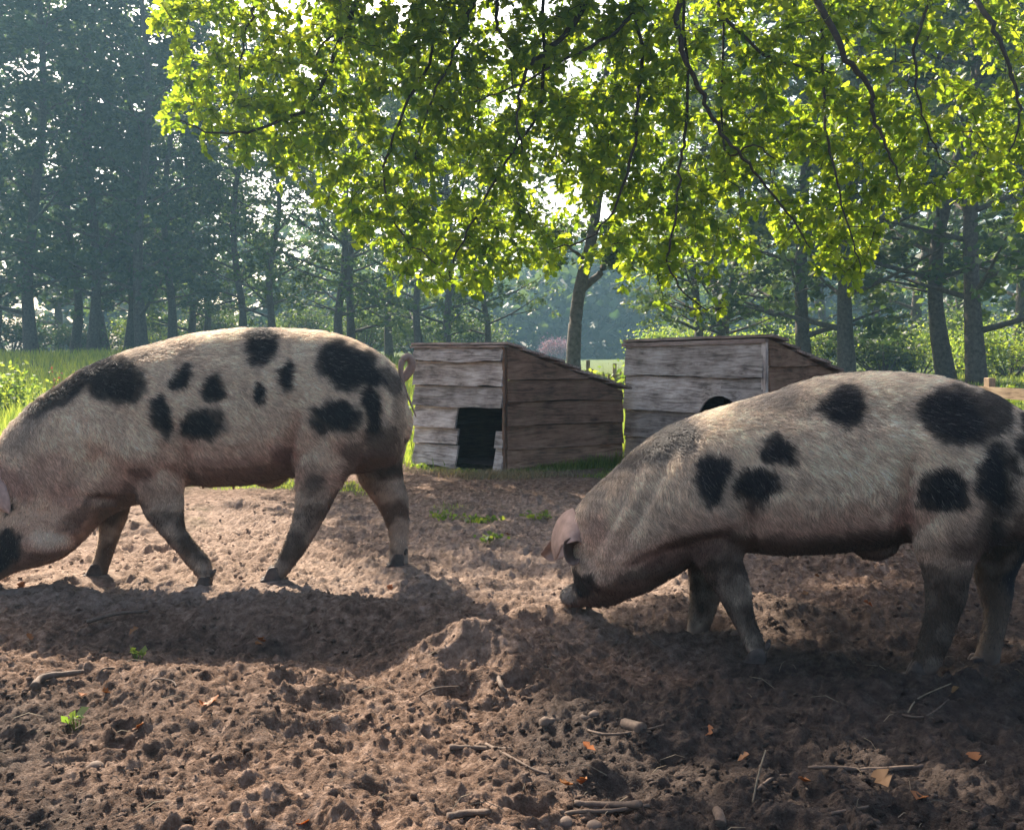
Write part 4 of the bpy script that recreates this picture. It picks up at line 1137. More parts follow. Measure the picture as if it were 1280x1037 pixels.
for a in [(15, 50, 2, 1.5, 'dark bush under the trees by the left edge'), (100, 52, 2, 1.2, 'dark bush between thin trunks over the pig neck'), (195, 54, 0, 1.2, 'sunlit yellow-green bush among the thin trunks over the pig shoulder'), (270, 54, 1, 1.2, 'green bush behind the close pair of trunks'),
          (385, 50, 1, 1.1, 'grey-green bush over the middle of the left pig'), (455, 46, 1, 1.0, 'green bush over the rump of the left pig'), (520, 46, 1, 1.0, 'pale bush behind the left end of the grey hut roof'), (590, 46, 1, 1.1, 'hazy bush behind the grey hut roof'),
          (862, 36, 0, 1.0, 'sunlit bush at the left end of the brown hut roof'), (960, 37, 0, .9, 'sunlit bush over the right half of the brown hut'), (1032, 33, 0, .95, 'bright bush between the two straight trunks right of the brown hut'),
          (1105, 32, 2, 1.3, 'dark bush with bare stems behind the shaded pig'), (1150, 33, 0, .9, 'bright bush left of the crooked pair of trunks'), (1262, 31, 0, 1.0, 'bright bush by the right edge above the rail fence'), (1200, 35, 1, 1.1, 'green bush behind the crooked pair of trunks')]:
    bush(*a)
bush(696, 74, 3, .95, 'pink flowering bush in the haze behind the grey hut', 'flowering_bush')

# far wood, one hazy mass
rg = np.random.default_rng(9); Pl = []
for i in range(230):
    x = rg.uniform(-85, 95); y = rg.uniform(84, 112)
    top = 8 + 2.4 * math.sin(x * .11) + 1.5 * math.sin(x * .31 + 1) + rg.uniform(-2, 2)
    top += 6 * float(sstep(-6, -22, x)) + 5 * float(sstep(22, 34, x))
    for q in range(5):
        z = top * rg.random() ** .7; Pl.append(np.array([x, y, z]) + rg.normal(size=(34, 3)) * np.array([1.3, 1.2, .9]))
for i in range(330):
    c = np.array([rg.uniform(-22, 34), rg.uniform(80, 90), rg.uniform(0, 6.2)])
    Pl.append(c + rg.normal(size=(34, 3)) * np.array([1.3, 1.0, .8]))
P_ = np.concatenate(Pl); P_[:, 2] = np.clip(P_[:, 2], .3, None)
Vq, Fq = leaves_quads(P_, .95, rg, .8)
tag(link('wood', np_mesh('wood', Vq, Fq, FARLEAF_DARK, False)), 'hazy blue far wood closing the meadow', 'wood', kind='stuff')

# ------------------------------------------------------------------ the oak whose boughs hang over the huts
TX, TY = 8.2, 10.2
oak = empty('oak_tree', (TX, TY, gh(TX, TY))); tag(oak, 'oak with sunlit lobed leaves, its low boughs hanging across the top of the view', 'tree')
V = []; Fc = []
tr_pts = smooth_path([Vector((TX, TY, -.1)), Vector((TX + .05, TY, 1.2)), Vector((TX - .1, TY, 2.6)), Vector((TX - .2, TY + .1, 4.2)), Vector((TX - .1, TY + .2, 6.5)), Vector((TX + .2, TY, 9))], 4)
tube(V, Fc, tr_pts, [np.interp(i / 20, [0, .1, .5, 1], [.55, .42, .36, .14]) for i in range(21)], 14)
link('trunk', pydata('trunk', V, Fc, OAKBARK, True), oak, world=True)
nodes = []          # (position, radius)
def bough(pts, r0, r1, k=6):
    P = smooth_path([Vector(p) for p in pts], k)
    # small wriggles of oak wood
    P = [p + Vector((R.normal(0, .012), R.normal(0, .012), R.normal(0, .012))) if 0 < i < len(P) - 1 else p for i, p in enumerate(P)]
    r0 *= .85 if r0 < .07 else 1
    rr = [r0 + (r1 - r0) * (i / (len(P) - 1)) ** 0.8 for i in range(len(P))]
    V = []; Fc = []; tube(V, Fc, P, rr, 8)
    link('bough', pydata('bough', V, Fc, OAKBARK, True), oak, world=True)
    for i in range(len(P) - 1):
        for q in range(3): nodes.append(P[i].lerp(P[i + 1], q / 3))
    return P
T0 = tr_pts[13]
limbA = bough([T0, (6, 10.4, 5.6), (3.6, 10.6, 5.9), (1.2, 10.8, 6.0), (-1.2, 10.8, 5.8), (-3.4, 10.6, 5.5)], .20, .05, 8)
limbB = bough([tr_pts[14], (5.8, 9.6, 6.1), (3.4, 9.0, 6.3), (1.0, 8.4, 6.2), (-.8, 7.8, 5.9), (-1.9, 7.2, 5.6)], .17, .04, 8)
limbC = bough([tr_pts[12], (6.8, 9.0, 5.0), (5.0, 8.2, 5.3), (3.0, 7.6, 5.4), (1.4, 7.2, 5.3)], .14, .035, 8)
def nearest(Pl, q): return min(Pl, key=lambda p: (p - q).length)
def drop(pix, r0, limb, r1=.006):
    pts = [at(x, y, Y - (.9 if i > 0 else .45)) for i, (x, y, Y) in enumerate(pix)]
    s = nearest(limb, pts[0] + Vector((0, 0, .6)))
    return bough([s] + pts, r0, r1, 6)
drop([(1015, -30, 10), (1050, 60, 9.9), (1088, 112, 9.8), (1092, 150, 9.8), (1112, 190, 9.7), (1125, 240, 9.6)], .055, limbA)
drop([(848, -20, 10.2), (850, 50, 10.1), (878, 118, 10), (902, 165, 9.9), (942, 212, 9.8), (992, 275, 9.7), (1012, 310, 9.6)], .045, limbA)
drop([(885, -20, 10.4), (945, 60, 10.4), (1010, 86, 10.3), (1045, 90, 10.2)], .035, limbA)
drop([(902, 165, 9.9), (940, 180, 9.8), (968, 198, 9.7)], .018, limbA)
drop([(742, -30, 10.6), (720, 25, 10.5), (690, 60, 10.4), (660, 85, 10.2), (648, 140, 10.1), (655, 200, 10)], .06, limbA)
drop([(815, -20, 10.4), (760, 45, 10.3), (705, 75, 10.2), (640, 110, 10.1), (590, 128, 10)], .035, limbA)
drop([(628, -30, 10.8), (620, 30, 10.7), (638, 60, 10.6), (640, 110, 10.4)], .04, limbA)
drop([(455, -30, 10.9), (425, 50, 10.8), (385, 130, 10.6), (330, 158, 10.4), (268, 166, 10.2), (225, 150, 10.1)], .045, limbA)
drop([(600, -20, 10.8), (585, 20, 10.7), (560, 85, 10.5), (535, 135, 10.4), (520, 200, 10.2)], .035, limbA)
drop([(445, -20, 11), (435, 30, 10.9), (400, 60, 10.8), (400, 110, 10.7)], .03, limbA)
drop([(800, 60, 10.4), (795, 150, 10.2), (780, 230, 10.0), (745, 290, 9.9), (690, 312, 9.8)], .03, limbA)
drop([(1210, -20, 10), (1240, 30, 9.9), (1262, 85, 9.8), (1275, 145, 9.7), (1262, 190, 9.6)], .045, limbA)
drop([(1160, -20, 10.4), (1145, 60, 10.3), (1150, 130, 10.2), (1175, 200, 10.1)], .03, limbA)
drop([(330, -20, 11), (310, 30, 10.8), (300, 90, 10.7), (290, 130, 10.6)], .025, limbA)
drop([(540, 60, 10.6), (500, 150, 10.4), (480, 220, 10.3), (500, 290, 10.2), (545, 330, 10.1)], .026, limbA)
drop([(680, 100, 10.4), (640, 190, 10.3), (600, 260, 10.2), (570, 320, 10.1), (560, 350, 10.0)], .026, limbA)
drop([(860, 120, 10.2), (850, 200, 10.1), (845, 270, 10.0), (835, 330, 9.9), (870, 380, 9.8), (905, 385, 9.8)], .022, limbA)
drop([(1030, 120, 10), (1040, 200, 9.9), (1060, 280, 9.8), (1075, 340, 9.7)], .022, limbA)
# leafy shoots of the hanging part: lower edge of the foliage as the eye sees it
edge_x = [190, 205, 225, 250, 285, 320, 345, 380, 400, 430, 460, 490, 520, 555, 600, 650, 690, 720, 760, 800, 850, 890, 930, 970, 1000, 1030, 1065, 1095, 1120, 1160, 1200, 1240, 1290, 1330]
edge_y = [60, 168, 175, 182, 188, 190, 215, 225, 250, 290, 310, 345, 362, 370, 368, 350, 330, 322, 335, 350, 355, 338, 318, 300, 320, 345, 368, 320, 262, 262, 265, 285, 300, 310]
shoots = []
rg = np.random.default_rng(77)
tries = 0
while len(shoots) < 4700 and tries < 120000:
    tries += 1
    px = rg.uniform(192, 1330); py = rg.uniform(-70, 372)
    ey = np.interp(px, edge_x, edge_y) + 14 * math.sin(px * .13) + 8 * math.sin(px * .31 + 1)
    if px < 215 and not (py < 40 or 125 < py < 165): continue
    if py > ey - 4: continue
    d = float(vnoise(np.array([px / 62.]), np.array([py / 46.]), 5)[0]) * .62 + float(vnoise(np.array([px / 26.]), np.array([py / 22.]), 6)[0]) * .38
    thr = .33 + (.10 if px > 930 else 0) + (.06 if py > ey - 60 else 0)
    if d < thr and rg.random() > .16: continue
    Y = rg.uniform(9.2, 11.6) - (.25 if rg.random() < .2 else 0)
    shoots.append(at(px, py, Y))
for (px, py) in [(905, 372), (898, 388), (878, 395), (868, 380), (828, 383), (776, 362), (782, 345), (1062, 350), (1070, 362), (1055, 340)]: shoots.append(at(px, py, 9.8))
for _ in range(420):
    px = rg.uniform(215, 1120); py = rg.uniform(-60, 190 if px > 330 else 110)
    shoots.append(at(px, py, rg.uniform(10.4, 12.2)))
# higher crown of the same oak, out of the picture, that shades the right pig and the soil before it
def shade_here(x, y):
    n = float(fbm(np.array([x]), np.array([y * 1.25]), .55, 2, 91)[0]); n2 = float(fbm(np.array([x]), np.array([y * 1.6]), .20, 2, 92)[0])
    edge = np.interp(y, [1.7, 2.1, 2.4, 2.62, 2.8, 3.0, 3.3, 3.5, 3.9, 4.4, 5.2], [.30, .28, .35, .25, .0, -.02, .02, .42, .75, .85, 1.2])
    return x > edge + .10 * n and (n * .6 + n2 * .6) > -.38
LIT = [(1075, 735, 110, 17), (985, 800, 80, 40), (1180, 955, 230, 46), (1050, 872, 80, 26), (860, 990, 200, 52), (900, 745, 60, 40), (1240, 885, 90, 28), (1030, 1025, 170, 24), (720, 880, 60, 12)]
cnt = 0
NV = len(shoots)
while cnt < 2000:
    x = rg.uniform(-.1, 4.2); y = rg.uniform(1.5, 5.6)
    if not shade_here(x, y): continue
    qx = 640 + F * x / y; qy = HZ + F * CZ / y
    if any(((qx - a) / c) ** 2 + ((qy - b_) / d) ** 2 < 1 for (a, b_, c, d) in LIT): continue
    z = rg.uniform(5.0, 6.4)
    p = Vector((x, y, 0)) + SUN * (z / SUN.z)
    if p.z < CZ + HZ / F * p.y + .12: continue
    shoots.append(p); cnt += 1
for _ in range(520):            # the rest of the crown round the stem
    a = rg.random() * 6.28; r = rg.uniform(.6, 3.4); z = rg.uniform(5.2, 9.6)
    shoots.append(Vector((TX + math.cos(a) * r, TY + math.sin(a) * r, z)))
for k in range(9):
    a = k * .72; bough([tr_pts[14 + k % 5], tr_pts[14 + k % 5] + Vector((math.cos(a) * 1.2, math.sin(a) * 1.2, .6)), tr_pts[14 + k % 5] + Vector((math.cos(a) * 2.6, math.sin(a) * 2.6, 1.3))], .08, .02)

# twigs: every shoot grows from the nearest wood already there
NP = np.array([tuple(n) for n in nodes]); 
SP = np.array([tuple(s) for s in shoots])
dist = np.array([np.min(((NP - s) ** 2).sum(1)) for s in SP])
order = np.argsort(dist)
cap_n = len(NP) + len(SP) * 4
buf = np.empty((cap_n, 3)); buf[:len(NP)] = NP; nb = len(NP)
twV = []; twF = []
def tri_tube(pts, rads):
    o = len(twV); n = len(pts)
    for i, p in enumerate(pts):
        t = (pts[min(n - 1, i + 1)] - pts[max(0, i - 1)]); t = t / (np.linalg.norm(t) + 1e-9)
        a = np.cross(t, (0.2, 0.9, 0.4)); a /= np.linalg.norm(a) + 1e-9; b_ = np.cross(t, a)
        for j in range(3):
            q = 2.094 * j; twV.append(p + (a * math.cos(q) + b_ * math.sin(q)) * rads[i])
    for i in range(n - 1):
        for j in range(3):
            a_ = o + i * 3 + j; c_ = o + i * 3 + (j + 1) % 3
            twF.append((a_, c_, c_ + 3, a_ + 3))
sdirs = np.zeros((len(SP), 3))
for oi_ in order:
    s = SP[oi_]; dd = ((buf[:nb] - s) ** 2).sum(1)
    # prefer wood above the shoot
    dd = dd * np.where(buf[:nb, 2] > s[2] - .02, 1.0, 2.2)
    q = buf[np.argmin(dd)]; d = s - q; ln = np.linalg.norm(d)
    m1 = q + d * .35 + rg.normal(size=3) * ln * .09 + np.array([0, 0, .06 * ln]); m2 = q + d * .7 + rg.normal(size=3) * ln * .08 + np.array([0, 0, .05 * ln])
    r = .0035 + .010 * min(1, ln / 1.2)
    tri_tube([q, m1, s] if ln < .35 else [q, m1, m2, s], [r, r * .7, .0022] if ln < .35 else [r, r * .8, r * .55, .0022])
    for pt_ in (m1, m2, s): buf[nb] = pt_; nb += 1
    sdirs[oi_] = (s - m2) / (np.linalg.norm(s - m2) + 1e-9)
tag(link('twigs', np_mesh('twigs', np.array(twV), np.array(twF), OAKBARK, True), oak, world=True), kind='stuff')

# lobed leaf outline, fan of triangles folded along the midrib
half = [(0, 0), (.15, .22), (.29, .42), (.17, .55), (.30, .72), (.15, .90), (0, 1.0)]
LV = [(0, 0, 0), (0, .45, .0), (0, .64, -.02), (0, 1.0, -.07)]
for (x, y) in half[1:-1]: LV.append((x, y, .35 * x - .05 * y * y))
for (x, y) in half[1:-1]: LV.append((-x, y, .35 * x - .05 * y * y))
LV = np.array(LV)
LF = []
for base, flip in ((4, False), (9, True)):
    e = [0] + [base + i for i in range(5)] + [3]
    for i in range(6):
        t = (1, e[i], e[i + 1]); LF.append(t if not flip else (t[0], t[2], t[1]))
LF = np.array(LF)
def leaf_frames(pos, dr, rg):
    """rosette of leaves round each shoot tip"""
    P_, A_, N_, S_ = [], [], [], []
    for s, d in zip(pos, dr):
        n = rg.integers(6, 11)
        up = np.array([0, 0, 1.0])
        for k in range(n):
            q = rg.normal(size=3); q -= d * q.dot(d) * .5; q /= np.linalg.norm(q) + 1e-9
            a = d * .55 + q * .95 + np.array([0, 0, -.18]); a /= np.linalg.norm(a)
            nr = up * .8 + rg.normal(size=3) * .55; nr -= a * nr.dot(a); nr /= np.linalg.norm(nr) + 1e-9
            P_.append(s - d * rg.uniform(0, .13) + rg.normal(size=3) * .018); A_.append(a); N_.append(nr); S_.append(rg.uniform(.07, .128))
    return np.array(P_), np.array(A_), np.array(N_), np.array(S_)
UP, UA, UN, US = leaf_frames(SP[NV:], sdirs[NV:], rg)
LP, LA, LN, LS_ = leaf_frames(SP[:NV], sdirs[:NV], rg)
UX = np.cross(UA, UN); US = US * 1.6
LX = np.cross(LA, LN)
# the 300 that show largest stand alone, the rest is one mass
vis = (LP[:, 2] < CZ + (HZ - 4) / F * LP[:, 1]) & (np.abs(LP[:, 0] / LP[:, 1]) < .515)
facing = np.abs(LN[:, 1]) * LS_ / LP[:, 1]
score = np.where(vis, facing + 10, 0)
single = np.argsort(-score)[:300]
mask = np.ones(len(LP), bool); mask[single] = False
idx = np.where(mask)[0]
Vv = (LP[idx, None, :] + LX[idx, None, :] * (LV[None, :, 0:1] * LS_[idx, None, None]) + LA[idx, None, :] * (LV[None, :, 1:2] * LS_[idx, None, None]) + LN[idx, None, :] * (LV[None, :, 2:3] * LS_[idx, None, None])).reshape(-1, 3)
Ff = (LF[None] + (np.arange(len(idx)) * len(LV))[:, None, None]).reshape(-1, 3)
tag(link('foliage', np_mesh('foliage', Vv, Ff, OAKLEAF, False), oak, world=True), kind='stuff')
UV_ = np.array([(0, 0, 0), (.28, .38, .08), (.26, .78, .02), (0, 1, -.06), (-.26, .78, .02), (-.28, .38, .08)])
UF = np.array([(0, 1, 2), (0, 2, 3), (0, 3, 4), (0, 4, 5)])
Vv = (UP[:, None, :] + UX[:, None, :] * (UV_[None, :, 0:1] * US[:, None, None]) + UA[:, None, :] * (UV_[None, :, 1:2] * US[:, None, None]) + UN[:, None, :] * (UV_[None, :, 2:3] * US[:, None, None])).reshape(-1, 3)
tag(link('upper_foliage', np_mesh('upper_foliage', Vv, (UF[None] + (np.arange(len(UP)) * 6)[:, None, None]).reshape(-1, 3), OAKLEAF, False), oak, world=True), kind='stuff')
leaf_me = np_mesh('leaf', LV, LF, OAKLEAF, False)
for i in single:
    o = bpy.data.objects.new('leaf', leaf_me); COL.objects.link(o); o.parent = oak
    M = Matrix((tuple(LX[i] * LS_[i]) + (LP[i][0] - oak.location.x,), tuple(()) ) ) if False else Matrix(((LX[i][0], LA[i][0], LN[i][0]), (LX[i][1], LA[i][1], LN[i][1]), (LX[i][2], LA[i][2], LN[i][2])))
    o.rotation_euler = M.to_euler(); o.scale = (LS_[i],) * 3
    o.location = Vector(LP[i]) - oak.location

# ------------------------------------------------------------------ grass, weeds
def grass_mesh(name, P, Hh, Wd, mat, lean=.45, rg=rg):
    n = len(P)
    a = rg.random(n) * 6.283; dx = np.stack([np.cos(a), np.sin(a), np.zeros(n)], 1)
    b_ = rg.random(n) * 6.283; ln = np.stack([np.cos(b_), np.sin(b_), np.zeros(n)], 1) * (lean * Hh * rg.random(n))[:, None]
    up = np.zeros((n, 3)); up[:, 2] = Hh
    w_ = dx * (Wd * .5)[:, None]
    V = np.stack([P - w_, P + w_, P + up * .55 + ln * .35 + w_ * .7, P + up * .55 + ln * .35 - w_ * .7, P + up * .95 + ln], 1).reshape(-1, 3)
    o = (np.arange(n) * 5)[:, None, None]
    Fc = (np.array([[0, 1, 2], [0, 2, 3], [3, 2, 4]])[None] + o).reshape(-1, 3)
    return np_mesh(name, V, Fc, mat, False)
def scatter(n, fx, keep):
    out = []
    while sum(len(o) for o in out) < n:
        x, y = fx(n); m = keep(x, y); out.append(np.stack([x[m], y[m]], 1))
    p = np.concatenate(out)[:n]; return p
def field_xy(n):
    y = 8.2 * (34 / 8.2) ** rg.random(n); x = rg.uniform(-.62, .62, n) * y; return x, y
def clear_huts(x, y):
    ok = np.ones(len(x), bool)
    for (A_, B_, C_) in ((hA, hB, hC), (kA, kB, kC)):
        u = (B_ - A_); v = (C_ - B_); det = u.x * v.y - u.y * v.x
        px_ = x - A_.x; py_ = y - A_.y
        s = (px_ * v.y - py_ * v.x) / det; t = (u.x * py_ - u.y * px_) / det
        ok &= ~((s > -.03) & (s < 1.05) & (t > -.05) & (t < 1.03))
    return ok
p = scatter(62000, field_xy, lambda x, y: (turf_amount(x, y) > rg.random(len(x))) & clear_huts(x, y))
z = ground_h(p[:, 0], p[:, 1])
hh = (.07 + .20 * sstep(8.8, 12, p[:, 1]) * sstep(2.5, -1.5, p[:, 0]) + .08 * rg.random(len(p))) * (.7 + .6 * vnoise(p[:, 0] / .8, p[:, 1] / .8, 3))
tag(link('grass', grass_mesh('grass', np.column_stack([p, z - .01]), hh, .006 + .0007 * p[:, 1], GRASS)), 'sunlit tall meadow grass behind the huts and the left pig', 'grass', kind='stuff')
p = scatter(16000, lambda n: (rg.uniform(-3.6, 3.2, n), rg.uniform(5.4, 9.4, n)), lambda x, y: ((turf_amount(x, y) > .1 + .3 * rg.random(len(x))) & clear_huts(x, y)))
z = ground_h(p[:, 0], p[:, 1])
tag(link('short_grass', grass_mesh('short_grass', np.column_stack([p, z - .004]), .018 + .03 * rg.random(len(p)), np.full(len(p), .005), GRASS, .9)), 'short trodden grass on the soil before the huts', 'grass', kind='stuff')
# longer grass growing along the foot of the grey hut
u_ = rg.random(2600); tt = rg.normal(0, .05, 2600)
pp = [hB.lerp(hC, float(u)) + Vector((0, -.05 - abs(float(t)), 0)) for u, t in zip(u_, tt)]
P_ = np.array([(q.x, q.y, 0) for q in pp]); P_[:, 2] = ground_h(P_[:, 0], P_[:, 1]) - .005
tag(link('hut_grass', grass_mesh('hut_grass', P_, (.02 + .09 * rg.random(2600) ** 2) * (.4 + 1.2 * u_), np.full(2600, .006), GRASS, .8)), 'dark grass along the foot of the grey hut side', 'grass', kind='stuff')
p = scatter(2600, lambda n: (rg.normal(-.10, .28, n), rg.normal(7.72, .10, n)), lambda x, y: clear_huts(x, y))
z = ground_h(p[:, 0], p[:, 1])
tag(link('dry_grass', grass_mesh('dry_grass', np.column_stack([p, z]), .02 + .05 * rg.random(len(p)), np.full(len(p), .004), DRYGRASS, 2.2)), 'dry grass and hay spilling from the grey hut doorway', 'hay', kind='stuff')

def stem_plant(px, Y, h, n, label, mat, name='weed_plant', leafsz=.09, bloom=None, zb=None):
    p = gp(px, Y); z = gh(p.x, p.y); root = empty(name, (p.x, p.y, z)); tag(root, label, 'plant')
    V = []; Fc = []; Pl = []; rgp = np.random.default_rng(abs(int(px * 7 + Y)))
    for k in range(n):
        b0 = Vector((rgp.normal(0, .05 * n ** .5), rgp.normal(0, .05 * n ** .5), -.02)); hk = h * rgp.uniform(.65, 1.05)
        e = b0 + Vector((rgp.normal(0, .08), rgp.normal(0, .08), hk)); m = b0.lerp(e, .5) + Vector((rgp.normal(0, .02), 0, 0))
        tube(V, Fc, [b0, m, e], [.006, .005, .002], 4)
        for q in range(14):
            t = .2 + .8 * q / 14; c = b0.lerp(e, t); Pl.append(np.array(c) + rgp.normal(size=(2, 3)) * np.array([leafsz * .6, leafsz * .6, .02]))
    link('stem', pydata('stem', V, Fc, GRASS), root)
    Vq, Fq = leaves_quads(np.concatenate(Pl), leafsz, rgp, .5); link('leaves', np_mesh('leaves', Vq, Fq, mat, False), root)
    return root
stem_plant(12, 13.2, .85, 14, 'tall pale yellow-green nettles at the left edge of the meadow', BRIGHTLEAF)
stem_plant(-12, 12.6, .9, 12, 'nettle clump half cut by the left frame edge', BRIGHTLEAF)
stem_plant(57, 13.5, .80, 2, 'thin pale green weed spike above the left pig neck', BRIGHTLEAF, leafsz=.05)
stem_plant(77, 14.0, .82, 2, 'red-brown dock seed spike above the left pig neck', REDDOCK, leafsz=.05)
stem_plant(35, 15, .6, 8, 'low nettles between the left edge and the dock spike', BRIGHTLEAF, leafsz=.07)
stem_plant(742, 14.5, .80, 2, 'young pale plant left in the gap between the huts', BRIGHTLEAF, leafsz=.09)
stem_plant(765, 14.2, .82, 3, 'young pale plant in the middle of the gap between the huts', BRIGHTLEAF, leafsz=.10)
stem_plant(516, 10.2, .5, 5, 'grassy weed between the curly tail and the grey hut', BRIGHTLEAF, leafsz=.06)
stem_plant(1262, 13.5, .55, 8, 'low weed clump beyond the rail fence', BRIGHTLEAF, leafsz=.07)

def ground_weed(px, py, r, n, label, mat=BRIGHTLEAF):
    Y = F * CZ / (py - HZ); p = gp(px, Y); z = gh(p.x, p.y); root = empty('weed', (p.x, p.y, z)); tag(root, label, 'weed')
    rgp = np.random.default_rng(int(px)); P_ = rgp.normal(size=(n, 3)) * np.array([r, r * .7, .010]) + np.array([0, 0, .025])
    V, Fq = leaves_quads(P_, .030, rgp, .8)
    link('leaves', np_mesh('leaves', V, Fq, mat, False), root)
    V = []; Fc = []
    for q in P_[:min(n, 24)]: tube(V, Fc, [Vector((q[0] * .5, q[1] * .5, -.01)), Vector(q)], [.0015, .001], 3)
    link('stem', pydata('stem', V, Fc, GRASS), root)
ground_weed(606, 652, .055, 90, 'bright green weed clump on the soil below the grey hut')
ground_weed(612, 684, .035, 34, 'small green weed in front of the bright clump')
ground_weed(672, 650, .05, 40, 'thin green weed patch left of the shaded pig head')
ground_weed(560, 650, .06, 40, 'thin green weed patch right of the left pig hind foot')
ground_weed(174, 830, .016, 10, 'single small green sprig in the shadow of the left pig')
ground_weed(97, 908, .014, 10, 'single small green sprig on sunlit soil, lower left')
ground_weed(530, 584, .06, 60, 'green weed at the left foot of the grey hut')
ground_weed(575, 592, .07, 60, 'yellow-green weeds before the grey hut doorway')

# ------------------------------------------------------------------ soil clods, straws, sticks, leaves, stones
phi = (1 + 5 ** .5) / 2
ico = np.array([(-1, phi, 0), (1, phi, 0), (-1, -phi, 0), (1, -phi, 0), (0, -1, phi), (0, 1, phi), (0, -1, -phi), (0, 1, -phi), (phi, 0, -1), (phi, 0, 1), (-phi, 0, -1), (-phi, 0, 1)]) / 1.902
icf = np.array([(0, 11, 5), (0, 5, 1), (0, 1, 7), (0, 7, 10), (0, 10, 11), (1, 5, 9), (5, 11, 4), (11, 10, 2), (10, 7, 6), (7, 1, 8), (3, 9, 4), (3, 4, 2), (3, 2, 6), (3, 6, 8), (3, 8, 9), (4, 9, 5), (2, 4, 11), (6, 2, 10), (8, 6, 7), (9, 8, 1)])
n = 20000
yy = 1.8 * (6.5 / 1.8) ** rg.random(n); xx = rg.uniform(-.56, .56, n) * yy
keep = fbm(xx, yy, .35, 3, 71) + rg.normal(0, .35, n) > -.05
xx, yy = xx[keep], yy[keep]; n = len(xx)
sz = .0022 + .009 * rg.random(n) ** 4.5; 
zz = ground_h(xx, yy)
sc = 1 + rg.normal(0, .30, (n, 12, 1))
rotq = rg.normal(size=(n, 3, 3)); q_, _r = np.linalg.qr(rotq)
Vv = np.einsum('nij,kj->nki', q_, ico) * sc * sz[:, None, None] * np.array([1.15, 1, .8]) + np.stack([xx, yy, zz + sz * .15], 1)[:, None, :]
Ff = (icf[None] + (np.arange(n) * 12)[:, None, None]).reshape(-1, 3)
tag(link('soil_clods', np_mesh('soil_clods', Vv.reshape(-1, 3), Ff, GROUND, False, {'pale_soil': ('FLOAT', np.repeat(pale_soil_amount(xx, yy), 12)), 'soil_shade': ('FLOAT', np.repeat(soil_shade_amount(xx, yy), 12)), 'turf': ('FLOAT', np.zeros(n * 12))})), 'crumbs and clods of dry soil over the trampled ground', 'soil', kind='stuff')

n = 260
yy = 1.85 * (7.5 / 1.85) ** rg.random(n); xx = rg.uniform(-.56, .56, n) * yy; zz = ground_h(xx, yy) + .004
V = []; Fc = []
for i in range(n):
    a = rg.random() * 3.14; ln = rg.uniform(.015, .09); r = rg.uniform(.0005, .0012); c = Vector((xx[i], yy[i], zz[i]))
    d = Vector((math.cos(a) * ln, math.sin(a) * ln, rg.uniform(-.1, .35) * ln)); m = c + Vector((0, 0, .15 * ln))
    tube(V, Fc, [c - d * .5, m, c + d * .5], [r, r, r * .6], 3, cap=False)
tag(link('straw_bits', pydata('straw_bits', V, Fc, STRAW)), 'bits of straw, root and stalk strewn over the soil', 'straw', kind='stuff')

def gz(px, py):
    Y = F * CZ / (py - HZ)
    for _ in range(4):
        x = (px - 640) / F * Y; h = gh(x, Y); Y = F * (CZ - h) / (py - HZ)
    return Vector((x, Y, h))
def stick(name, label, cat, pix, r0, r1, mat=STICK, lift=.004, seg=8, knob=.18):
    pts = []
    for q in pix:
        v = gz(q[0], q[1]) if len(q) == 2 else gz(q[0], q[1] + 0)
        if len(q) == 3:                     # raised point: q[2] metres above the soil, seen at the same place
            g = pts[-1] if pts else v
            Y = g.y; v = at(q[0], q[1], Y + q[2])
        else: v.z += r0 * .45 + lift
        pts.append(v)
    P = smooth_path(pts, 5); n = len(P); V = []; Fc = []
    rr = [(r0 + (r1 - r0) * i / (n - 1)) * (1 + knob * math.sin(i * 2.3 + r0 * 900) * (.5 + .5 * math.sin(i * .9))) for i in range(n)]
    c = pts[0]
    P2 = [p - Vector((c.x, c.y, c.z)) for p in P]
    tube(V, Fc, P2, rr, seg)
    o = link(name, pydata(name, V, Fc, mat, True)); o.location = c
    tag(o, label, cat); return o
stick('log', 'thick half-buried bare root piece on the soil below the shaded pig head', 'root', [(676, 907), (712, 903), (735, 903), (768, 905), (802, 914)], .013, .016, knob=.35, lift=.001)
stick('dry_twig', 'thin twig curving right from under the thick root piece', 'twig', [(722, 910), (752, 920), (790, 918), (826, 910), (845, 904)], .004, .002)
stick('dry_twig', 'short stick poking up from the soil below the shaded pig cheek', 'twig', [(828, 812), (815, 800, .01), (803, 784, .0)], .006, .004)
rt = stick('root', 'pale forked root sticking out of the soil mound between the pigs', 'root', [(612, 838), (620, 855), (619, 872), (618, 884)], .010, .004, knob=.3)
pr = stick('prong', '', '', [(614, 838), (626, 858), (632, 872), (634, 880)], .009, .003, knob=.3)
pr.parent = rt; pr.location = pr.location - rt.location
stick('dry_twig', 'thin curved twig left of the forked root on the soil mound', 'twig', [(522, 873), (552, 862), (585, 860), (620, 862)], .003, .002)
stick('dry_stick', 'long straight half-buried stick at lower right', 'stick', [(998, 958), (1040, 958), (1085, 961), (1152, 957)], .004, .006, knob=.35, lift=-.003)
stick('straw_stalk', 'tall pale stalk leaning on the dark soil, lower right', 'stalk', [(941, 1005), (947, 972, .02), (957, 937, .04)], .0022, .0015, STRAW)
stick('dry_twig', 'branched reddish twig left of the long half-buried stick', 'twig', [(946, 990), (968, 975), (990, 972), (1010, 984), (1020, 990)], .004, .002)
stick('dry_twig', 'thin curved twig near the bottom right', 'twig', [(1040, 1020), (1080, 1012), (1110, 1008), (1140, 1012)], .004, .002)
stick('dry_stick', 'thin long stick lying at the bottom centre', 'stick', [(682, 1027), (720, 1018), (760, 1017), (812, 1010)], .005, .004)
stick('dry_stick', 'thick short stick at the bottom centre, left of the thin long one', 'stick', [(560, 1025), (585, 1020), (612, 1019)], .008, .006)
